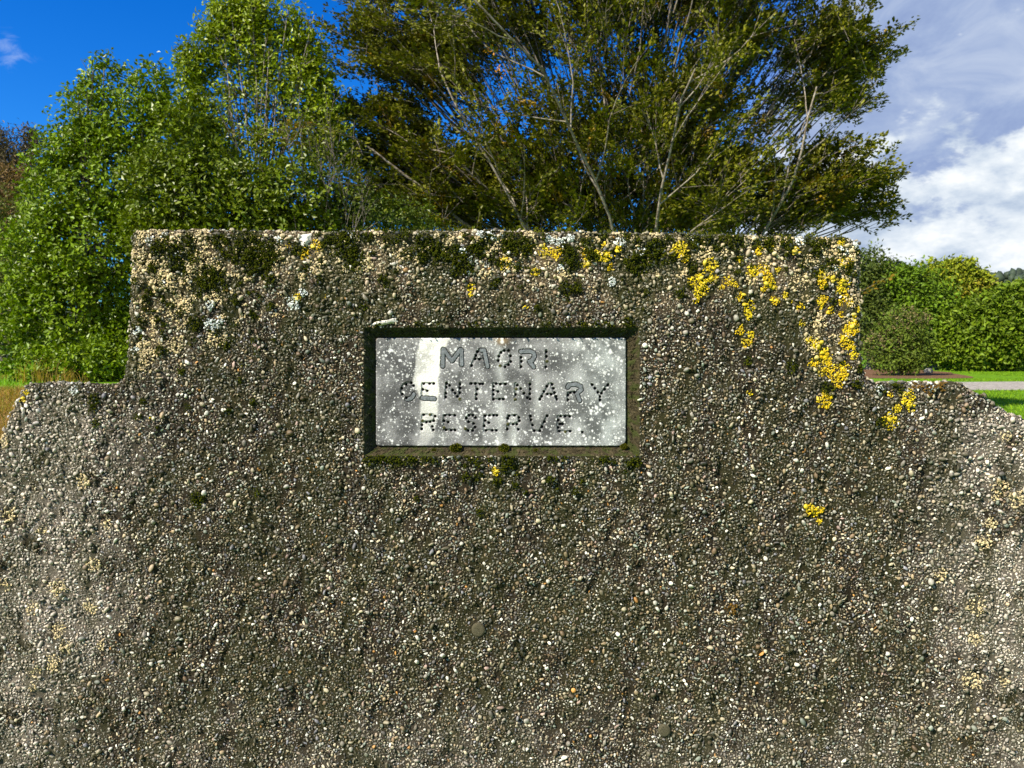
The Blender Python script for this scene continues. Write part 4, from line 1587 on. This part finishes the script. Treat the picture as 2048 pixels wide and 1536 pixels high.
def build_lichen():
    for p in YELLOW:
        V, F, C = crust([p], 0.70, 1.1, 0.0028, (0.64, 0.49, 0.014), 0.40, 0.06, flat=0.18)
        C = C * (1 + 0.25 * np.array([0.3, -0.6, 0]) * RNG.random((len(C), 1)) * (RNG.random() < 0.5))
        link('yellow_lichen', mesh_np('yellow_lichen', V - ORG, F, C), M_LICH, stone)
    for p in GREY:
        V, F, C = crust([p], 0.40, 1.5, 0.0046, (0.62, 0.65, 0.60), 0.25, 0.0)
        link('grey_lichen', mesh_np('grey_lichen', V - ORG, F, C), M_LICH, stone)
    V, F, C = crust(CREAM, 0.17, 1.5, 0.0036, (0.60, 0.49, 0.27), 0.35, 0.1)
    link('cream_lichen', mesh_np('cream_lichen', V - ORG, F, C), M_LICH, stone, kind='stuff')
    V, F, C = crust([(u_, v_, r_ * 1.08) for u_, v_, r_ in MOSS], 0.52, 1.55, 0.0056, (0.024, 0.034, 0.0025), 0.5, 0.7, True, 1.0)
    link('moss', mesh_np('moss', V - ORG, F, C), M_MOSS, stone, kind='stuff')
    V, F, C = crust([(1860, 771, 16), (1885, 772, 14), (1835, 773, 10), (1465, 1217, 13), (1400, 1100, 4)], 0.35, 2.0, 0.004, (0.10, 0.062, 0.015), 0.45, 0.2, True)
    link('brown_moss', mesh_np('brown_moss', V - ORG, F, C), M_MOSS, stone, kind='stuff', label='rusty brown moss')
    # moss carpet over the top edge
    segs = OUTD[(OUTD[:, 1] < 490) & (OUTD[:, 0] > 690) & (OUTD[:, 0] < 1700)]
    P = segs[RNG.integers(0, len(segs), 2600)] + RNG.normal(0, 1.5, (2600, 2))
    keep = fbm(P[:, 0] + 20, P[:, 1], 40, 3, 3) > 0.47
    P = P[keep]
    n = len(P)
    x, z = unp(P[:, 0], P[:, 1])
    C0 = np.stack([x, WALL_Y + RNG.uniform(0.005, 0.16, n), z + 0.002], -1)
    D = norm(np.array([0, 0, 1.0]) + RNG.normal(0, 0.4, (n, 3)))
    V, F, C = leaf_mesh(C0, D, rand_dirs(n), np.full(n, 0.006), np.full(n, 0.004), vary((0.05, 0.065, 0.008), n, 0.4, 0.5))
    link('top_moss', mesh_np('top_moss', V - ORG, F, C), M_MOSS, stone, kind='stuff')
    # two bare pale patches
    for poly in ([(595, 470), (622, 466), (622, 480), (614, 494), (606, 496), (598, 482)],
                 [(741, 650), (752, 643), (770, 640), (792, 636), (796, 644), (776, 648), (760, 652)]):
        poly = np.array(poly, float)
        c = poly.mean(0)
        ring = densify(poly, 3)
        ring += RNG.normal(0, 0.5, ring.shape)
        pts_ = np.concatenate([ring, (ring + c) / 2, c[None]])
        m = len(ring)
        V = to_wall(pts_[:, 0], pts_[:, 1], relief(pts_[:, 0], pts_[:, 1]) + np.concatenate([np.full(m, 0.0005), np.full(m, 0.0055) + RNG.normal(0, 0.0005, m), [0.006]]))
        F = [(i, (i + 1) % m, m + (i + 1) % m) for i in range(m)] + [(i, m + (i + 1) % m, m + i) for i in range(m)] + [(m + i, m + (i + 1) % m, 2 * m) for i in range(m)]
        link('bare_patch', mesh_np('bare_patch', V - ORG, F, np.tile([0.62, 0.59, 0.52], (len(V), 1))), M_LICH, stone)
    # round plugs let into the face
    for (u, v, r) in ((957, 1258, 13), (1328, 1459, 12)):
        rings = []
        for q, hh in ((1.1, -0.002), (1.0, 0.0045), (0.8, 0.0058), (0.4, 0.0062)):
            a = np.arange(16) * math.pi / 8
            rings.append(to_wall(u + np.cos(a) * r * q, v + np.sin(a) * r * q, np.full(16, hh) + float(relief(np.array([u]), np.array([v]))[0])))
        V = np.concatenate(rings)
        F = []
        for k in range(3):
            for i in range(16):
                F.append((k * 16 + i, k * 16 + (i + 1) % 16, (k + 1) * 16 + (i + 1) % 16, (k + 1) * 16 + i))
        V = np.concatenate([V, V[48:].mean(0, keepdims=True)])
        F = F + [(48 + i, 48 + (i + 1) % 16, 64, 64) for i in range(16)]
        me = bpy.data.meshes.new('round_plug')
        me.from_pydata([tuple(p - ORG) for p in V], [], [tuple(dict.fromkeys(f)) for f in F])
        at = me.attributes.new('Col', 'FLOAT_COLOR', 'POINT')
        cc = np.ones((len(V), 4), np.float32)
        cc[:, :3] = np.array([0.085, 0.075, 0.045])
        at.data.foreach_set('color', cc.ravel())
        link('round_plug', me, M_MORTAR, stone)
    # moss cushions on the ledge under the plaque
    for (u, v, r) in ((912, 896, 11), (1008, 896, 10), (868, 901, 5), (1072, 902, 6), (1248, 893, 7), (945, 903, 4)):
        x, z = unp(u, v, WALL_Y + 0.012)
        c = np.array([float(x), WALL_Y + 0.012, float(z)])
        rr = r * WALL_Y / FPX
        d = rand_dirs(420)
        d[:, 1] = -np.abs(d[:, 1])
        P = c + d * rr * np.array([1, 0.75, 0.85]) * RNG.uniform(0.7, 1.0, (420, 1))
        V, F, C = leaf_mesh(P, d + RNG.normal(0, 0.4, d.shape), rand_dirs(420), np.full(420, rr * 0.28), np.full(420, rr * 0.22), vary((0.060, 0.070, 0.006), 420, 0.4, 0.4))
        B, Fi = ICO42
        Vb = c + B * rr * np.array([0.88, 0.65, 0.75])
        V, F, C = join([(V, F, C), (Vb, Fi, np.tile([0.03, 0.036, 0.004], (len(Vb), 1)))])
        link('moss_cushion', mesh_np('moss_cushion', V - ORG, F, C), M_MOSS, stone)


build_lichen()


# ==================================================================
#  THE PLAQUE, its letters cut and drilled for lead
# ==================================================================
def z7(*pts_):
    return [(760 + x / 6.68, 670 + y / 6.68) for x, y in pts_]


def z8(*pts_):
    return [(1010 + x / 6.68, 670 + y / 6.68) for x, y in pts_]


def arc(cx, cy, rx, ry, a0, a1, n=10):
    return [(cx + rx * math.cos(math.radians(a0 + (a1 - a0) * i / n)), cy + ry * math.sin(math.radians(a0 + (a1 - a0) * i / n))) for i in range(n + 1)]


# (letter, description, strokes, holes, moss filled holes, lead strokes)
LETTERS = [
    ('M', 'letter M, first of the top line, filled with grey lead', [], [], [],
     [z7((848, 195), (838, 418)), z7((860, 200), (962, 350)), z7((962, 350), (1072, 200)), z7((1090, 200), (1092, 400))]),
    ('A', 'letter A of the top line with lead left in its right leg', [z7((1322, 200), (1215, 425)), z7((1270, 322), (1400, 326))],
     z7((1300, 225), (1280, 275), (1270, 320), (1328, 325), (1225, 410)), [], [z7((1352, 205), (1392, 205), (1440, 425))]),
    ('O', 'letter O of the top line, drilled holes all round', [z7(*arc(1668, 318, 78, 96, 0, 360, 22))],
     z7((1617, 235), (1590, 285), (1580, 345), (1660, 210), (1720, 210), (1745, 282), (1748, 357), (1718, 400), (1672, 428)), z7((1605, 410)), []),
    ('R', 'letter R of the top line mostly filled with flat lead', [z8((213, 300), (213, 440))], z8((215, 300), (222, 355), (215, 425)), [],
     [z8((215, 225), (330, 220), (385, 240), (395, 290), (370, 340), (330, 355)), z8((330, 360), (385, 430))]),
    ('I', 'letter I ending the top line, one hole rusty', [z8((552, 205), (548, 445))], z8((553, 225), (557, 288), (548, 427)), z8((560, 350)), []),
    ('C', 'letter C starting the middle line', [z7(*arc(372, 745, 85, 105, -35, -225, 12)), ], z7((418, 640), (448, 678), (350, 662), (290, 715), (298, 790), (352, 842)), [],
     [z7(*arc(375, 760, 84, 100, 100, 20, 6))]),
    ('E', 'letter E on the white stain with a lead bar at its foot', [z7((575, 650), (725, 650)), z7((572, 650), (560, 800)), z7((570, 738), (632, 746))],
     z7((583, 650), (662, 650), (717, 650), (570, 728), (630, 747)), [], [z7((565, 845), (728, 855))]),
    ('N', 'first letter N of the middle line', [z7((888, 640), (872, 850)), z7((890, 640), (1065, 860)), z7((1072, 640), (1065, 800))],
     z7((890, 650), (885, 700), (880, 780), (876, 830), (930, 675), (972, 738), (1003, 780), (1035, 822), (1070, 660), (1070, 712), (1065, 772)), z7((1065, 855)), []),
    ('T', 'letter T of the middle line', [z7((1205, 652), (1385, 654)), z7((1298, 660), (1288, 862))],
     z7((1218, 650), (1275, 650), (1335, 655), (1370, 655), (1300, 725), (1290, 795), (1288, 855)), [], []),
    ('E', 'letter E between T and N in the middle line', [z7((1520, 652), (1688, 656)), z7((1516, 655), (1514, 862)), z7((1518, 756), (1580, 758)), z7((1514, 860), (1660, 860))],
     z7((1553, 652), (1608, 660), (1675, 657), (1518, 690), (1515, 737), (1576, 758), (1515, 795), (1515, 860), (1596, 858), (1648, 858)), [], []),
    ('N', 'second letter N of the middle line', [z8((142, 650), (135, 870)), z8((150, 655), (335, 870)), z8((337, 645), (335, 870))],
     z8((165, 672), (212, 720), (253, 782), (300, 840), (335, 858), (142, 797), (335, 660), (335, 723), (333, 788)), z8((150, 718), (137, 860)), []),
    ('A', 'letter A of the middle line with a white crossbar edge', [z8((595, 650), (465, 868)), z8((615, 650), (695, 870)), z8((545, 793), (650, 795))],
     z8((560, 687), (632, 662), (650, 715), (520, 757), (665, 773), (568, 793), (617, 795), (490, 822), (685, 825), (468, 860), (693, 860)), [], []),
    ('R', 'letter R of the middle line with a loose lead bowl', [z8((845, 770), (842, 872)), z8((845, 770), (935, 767))],
     z8((875, 773), (930, 767), (843, 803), (843, 868)), [], [z8((840, 700), (860, 668), (950, 662), (1015, 690), (1020, 735), (985, 762)), z8((965, 790), (1000, 880))]),
    ('Y', 'letter Y ending the middle line', [z8((1160, 660), (1270, 800)), z8((1385, 660), (1272, 805)), z8((1271, 805), (1271, 880))],
     z8((1168, 667), (1205, 715), (1243, 768), (1290, 780), (1335, 727), (1377, 670), (1270, 825), (1272, 870)), [], []),
    ('R', 'letter R starting the bottom line', [z7((572, 1065), (556, 1262)), z7((575, 1066), (700, 1066), (735, 1100), (715, 1150), (580, 1165)), z7((650, 1165), (712, 1272))],
     z7((583, 1067), (735, 1087), (618, 1167), (667, 1162), (717, 1150), (560, 1203), (700, 1225), (558, 1257), (710, 1270)), z7((667, 1063), (567, 1143)), []),
    ('E', 'first letter E of the bottom line', [z7((860, 1073), (1005, 1076)), z7((860, 1075), (856, 1270)), z7((856, 1160), (912, 1166)), z7((870, 1272), (1008, 1274))],
     z7((868, 1075), (932, 1072), (998, 1077), (853, 1150), (912, 1168), (880, 1270), (950, 1275), (1002, 1273)), z7((852, 1237)), []),
    ('S', 'letter S of the bottom line', [z7((1285, 1108), (1245, 1075), (1185, 1075), (1153, 1112), (1185, 1162), (1250, 1186), (1272, 1232), (1235, 1280), (1178, 1280), (1136, 1245))],
     z7((1188, 1075), (1242, 1075), (1153, 1112), (1275, 1108), (1185, 1163), (1250, 1186), (1270, 1233), (1178, 1280), (1237, 1280)), z7((1138, 1250)), []),
    ('E', 'letter E right of the S in the bottom line', [z7((1395, 1078), (1570, 1075)), z7((1398, 1080), (1390, 1280)), z7((1398, 1172), (1460, 1175)), z7((1400, 1278), (1562, 1278))],
     z7((1405, 1083), (1462, 1077), (1520, 1075), (1562, 1077), (1405, 1145), (1455, 1175), (1393, 1217), (1417, 1277), (1500, 1277), (1555, 1277)), [], []),
    ('R', 'second letter R of the bottom line, two holes rusty', [z8((45, 1080), (34, 1265)), z8((45, 1078), (150, 1076), (192, 1110), (185, 1165), (110, 1195), (40, 1190)), z8((130, 1195), (182, 1266))],
     z8((57, 1083), (128, 1077), (187, 1105), (37, 1117), (195, 1150), (110, 1195), (160, 1195), (32, 1260), (180, 1263)), z8((38, 1188)), []),
    ('V', 'letter V of the bottom line', [z8((338, 1080), (392, 1285)), z8((570, 1078), (465, 1288)), z8((392, 1285), (465, 1288))],
     z8((342, 1087), (348, 1138), (370, 1207), (393, 1282), (563, 1083), (528, 1162), (495, 1230), (467, 1285)), [], []),
    ('E', 'letter E before the full stop of the bottom line', [z8((710, 1086), (880, 1088)), z8((710, 1088), (708, 1290)), z8((712, 1190), (775, 1194)), z8((715, 1288), (880, 1289))],
     z8((747, 1088), (803, 1088), (868, 1090), (712, 1140), (737, 1193), (770, 1193), (712, 1238), (728, 1288), (870, 1288)), z8((805, 1290)), []),
    ('full_stop', 'full stop, a single drilled hole', [], z8((1035, 1300)), [], []),
]


def build_plaque():
    Yp = WALL_Y + REC_D - 0.002
    a0, b0, a1, b1 = RIN
    step = 0.92
    us = np.arange(a0 - 1.0, a1 + 1.01, step)
    vs = np.arange(b0 - 1.0, b1 + 1.01, step)
    U, Vv = np.meshgrid(us, vs)
    sh = U.shape

    def seg_d(line):
        best = np.full(sh, 1e9)
        for (ax, ay), (bx, by) in zip(line[:-1], line[1:]):
            lo_u, hi_u = min(ax, bx) - 8, max(ax, bx) + 8
            lo_v, hi_v = min(ay, by) - 8, max(ay, by) + 8
            i0, i1 = np.searchsorted(us, (lo_u, hi_u))
            j0, j1 = np.searchsorted(vs, (lo_v, hi_v))
            u = U[j0:j1, i0:i1]
            v = Vv[j0:j1, i0:i1]
            dx, dy = bx - ax, by - ay
            t = np.clip(((u - ax) * dx + (v - ay) * dy) / (dx * dx + dy * dy + 1e-9), 0, 1)
            best[j0:j1, i0:i1] = np.minimum(best[j0:j1, i0:i1], np.hypot(u - ax - t * dx, v - ay - t * dy))
        return best

    def hole_d(p):
        best = np.full(sh, 1e9)
        i0, i1 = np.searchsorted(us, (p[0] - 8, p[0] + 8))
        j0, j1 = np.searchsorted(vs, (p[1] - 8, p[1] + 8))
        best[j0:j1, i0:i1] = np.hypot(U[j0:j1, i0:i1] - p[0], Vv[j0:j1, i0:i1] - p[1])
        return best

    # weathered marble: mottling, pale run of lime, specks of lichen
    m1 = fbm(U + 40, Vv + 60, 34, 6, 1)
    m2 = fbm(U * 1.6 + 400, Vv * 0.5 + 90, 30, 4, 3)
    g = 0.065 + 0.17 * smooth(0.8 * m1 + 0.2 * m2, 0.30, 0.70)
    tint = smooth(U, 1080, 1230)
    C = g[..., None] * (np.array([1.0, 0.985, 0.97]) * (1 - tint[..., None]) + np.array([0.97, 1.02, 0.985]) * tint[..., None]) * (1 + 0.55 * tint[..., None])
    cx_l = np.interp(Vv, [675, 700, 740, 765, 800, 840, 870, 893], [842, 834, 830, 826, 842, 842, 838, 835])
    cx_r = np.interp(Vv, [675, 690, 705, 740, 780, 800, 840, 870, 893], [902, 896, 884, 880, 878, 876, 874, 868, 852])
    wob = 9 * (fbm(U + 10, Vv + 10, 16, 4, 2) - 0.5)
    st = smooth(U - cx_l + wob, -2.5, 3) * smooth(cx_r - U + wob, -2.5, 4) * (1 - 0.30 * smooth(Vv, 775, 805) - 0.5 * smooth(Vv, 840, 885)) * (0.72 + 0.5 * smooth(m1, 0.3, 0.6)) * (0.85 + 0.3 * (m2 - 0.5))
    C = C * (1 - st[..., None]) + np.array([0.66, 0.645, 0.59]) * st[..., None]
    for (u0, vt, vb, w_, am) in ((1030, 760, 893, 10, 0.4), (1075, 745, 893, 8, 0.35), (880, 860, 893, 16, 0.5), (1000, 690, 720, 9, 0.6), (1028, 840, 893, 7, 0.5), (1150, 680, 893, 14, 0.15), (940, 880, 893, 6, 0.4), (1240, 675, 893, 14, 0.35)):
        q = np.exp(-((U - u0 + wob) / w_) ** 2) * smooth(Vv, vt - 5, vt + 8) * am * 0.55 * (0.3 + 1.4 * m1)
        C = C * (1 - q[..., None]) + np.array([0.60, 0.61, 0.58]) * q[..., None]
    rust = np.exp(-((U - 1003) / 12) ** 2 - ((Vv - 681) / 8) ** 2)[..., None] * 0.8
    C = C * (1 - rust) + np.array([0.30, 0.20, 0.09]) * rust
    n = 3600
    su, sv = RNG.uniform(a0, a1, n), RNG.uniform(b0, b1, n)
    sr = np.minimum(RNG.gamma(1.5, 0.46, n) + 0.42, 3.6) * (0.8 + 0.4 * (fbm(su, sv, 60, 2, 5) > 0.5))
    for u, v, r in zip(su, sv, sr):
        i0, i1 = np.searchsorted(us, (u - r * 2.2, u + r * 2.2))
        j0, j1 = np.searchsorted(vs, (v - r * 2.2, v + r * 2.2))
        dd = np.hypot(U[j0:j1, i0:i1] - u, Vv[j0:j1, i0:i1] - v)
        a = (1 - smooth(dd, r * 0.4, r * 1.25))[..., None] * RNG.uniform(0.4, 1.0)
        C[j0:j1, i0:i1] = C[j0:j1, i0:i1] * (1 - a) + np.array([0.78, 0.78, 0.75]) * a
    Hh = 0.0006 * (m1 - 0.5) + 0.0002 * RNG.normal(0, 1, sh)
    owner = np.full(sh, -1)
    lead = np.zeros(sh, bool)
    for k, (ch, lab, strokes, holes, mossy, leads) in enumerate(LETTERS):
        d = np.full(sh, 1e9)
        for s_ in strokes:
            d = np.minimum(d, seg_d(s_))
        dl = np.full(sh, 1e9)
        for s_ in leads:
            dl = np.minimum(dl, seg_d(s_))
        hd = np.full(sh, 1e9)
        for p in holes:
            hd = np.minimum(hd, hole_d(p))
        md = np.full(sh, 1e9)
        for p in mossy:
            md = np.minimum(md, hole_d(p))
        rag = 0.9 * (fbm(U + 31 * k, Vv + 5, 5, 2, k) - 0.5)
        ch_ = smooth(d + rag, 2.9, 2.0)
        Hh = Hh - 0.0016 * ch_
        dirt = (0.30 * ch_)[..., None]
        C = C * (1 - dirt) + np.array([0.10, 0.10, 0.095]) * dirt
        ld = (dl + rag < 3.5) & (hd > 2.6)
        rim = (np.abs(dl + rag - 4.4) < 1.1)[..., None] * 0.9
        Hh = Hh - 0.0015 * rim[..., 0]
        C = C * (1 - rim) + np.array([0.04, 0.04, 0.04]) * rim
        Hh = np.where(ld, 0.0006 + 0.0009 * (fbm(U + 60 * k, Vv + 20, 6, 3, 4) - 0.5), Hh)
        lead |= ld
        lc = np.array([0.120, 0.132, 0.138]) * (0.65 + 0.8 * fbm(U + 9 * k, Vv + 70, 7, 3, 6))[..., None]
        C = np.where(ld[..., None], lc, C)
        hk = smooth(hd, 3.0, 2.25)
        Hh = Hh - 0.0075 * hk
        C = C * (1 - hk[..., None]) + np.array([0.010, 0.010, 0.009]) * hk[..., None]
        mk = smooth(md, 3.6, 2.8)
        Hh = Hh * (1 - mk) + mk * (0.0012 * RNG.normal(0.4, 0.5, sh))
        C = C * (1 - mk[..., None]) + np.array([0.055, 0.055, 0.008]) * RNG.uniform(0.5, 1.4, sh)[..., None] * mk[..., None]
        mine = (np.minimum(d + rag, np.minimum(dl + rag - 0.9, np.minimum(hd, md - 0.4))) < 3.1)
        owner[mine] = k
    # rounded corners and arrises
    qx = np.maximum(np.maximum(a0 + 7 - U, U - (a1 - 7)), 0)
    qy = np.maximum(np.maximum(b0 + 7 - Vv, Vv - (b1 - 7)), 0)
    ed = 7 - np.hypot(qx, qy) + 0.8 * (fbm(U + 5, Vv + 5, 9, 3, 0) - 0.5)
    big = np.hypot(np.maximum(U - (a1 - 14), 0), np.maximum(Vv - (b1 - 14), 0))
    ed = np.where((U > a1 - 14) & (Vv > b1 - 14), np.minimum(ed, 14 - big), ed)
    Hh = Hh - 0.003 * smooth(ed, 2.0, 0.0) - 0.02 * (ed < 0.0)
    x, z = unp(U, Vv, Yp)
    P = np.stack([x, Yp - Hh, z], -1)
    org = np.array([0.0, Yp, 1.5])
    root = thing('inscribed_plaque', 'grey white marble plaque with drilled lettering reading MAORI CENTENARY RESERVE, sunk in the stone', 'plaque', tuple(org))
    idx = np.arange(U.size).reshape(sh)
    quads = np.stack([idx[:-1, :-1], idx[1:, :-1], idx[1:, 1:], idx[:-1, 1:]], -1)
    qo = owner[:-1, :-1]
    ql = lead[:-1, :-1] & lead[1:, 1:]
    Pf = P.reshape(-1, 3) - org
    Cf = C.reshape(-1, 3)

    def sub(mask, name, mat, parent, **kw):
        q = quads[mask]
        if len(q) == 0:
            return None
        used, inv = np.unique(q, return_inverse=True)
        return link(name, mesh_np(name, Pf[used], inv.reshape(-1, 4), Cf[used]), mat, parent, **kw)

    slab = sub(qo < 0, 'slab', M_MARBLE, root)
    for k, (ch, lab, *_r) in enumerate(LETTERS):
        nm = 'full_stop' if ch == 'full_stop' else 'letter'
        mk = (qo == k)
        if not (mk & ~ql).any():
            continue
        lo = sub(mk & ~ql, nm, M_MARBLE, root, label=lab)
        sub(mk & ql, 'lead_inlay', M_LEAD, lo)
    # the body of the slab behind its face
    c = [pt(u, v, Yp) for u, v in ((a0 + 3, b0 + 3), (a1 - 3, b0 + 3), (a1 - 3, b1 - 3), (a0 + 3, b1 - 3))]
    f = [p + np.array([0, 0.012, 0]) for p in c]
    bk = [p + np.array([0, 0.030, 0]) for p in c]
    V = np.array(f + bk) - org
    F = [(0, 3, 2, 1), (4, 5, 6, 7), (0, 1, 5, 4), (1, 2, 6, 5), (2, 3, 7, 6), (3, 0, 4, 7)]
    link('slab_back', mesh_np('slab_back', V, F, np.tile([0.4, 0.4, 0.39], (8, 1)), False), M_MARBLE, root)


build_plaque()
tri = sum(sum(max(0, p.loop_total - 2) for p in o.data.polygons) if len(o.data.polygons) < 2000 else len(o.data.polygons) * (len(o.data.polygons[0].vertices) - 2)
          for o in bpy.data.objects if o.type == 'MESH')
print('TRIS', tri, 'OBJECTS', len(bpy.data.objects))
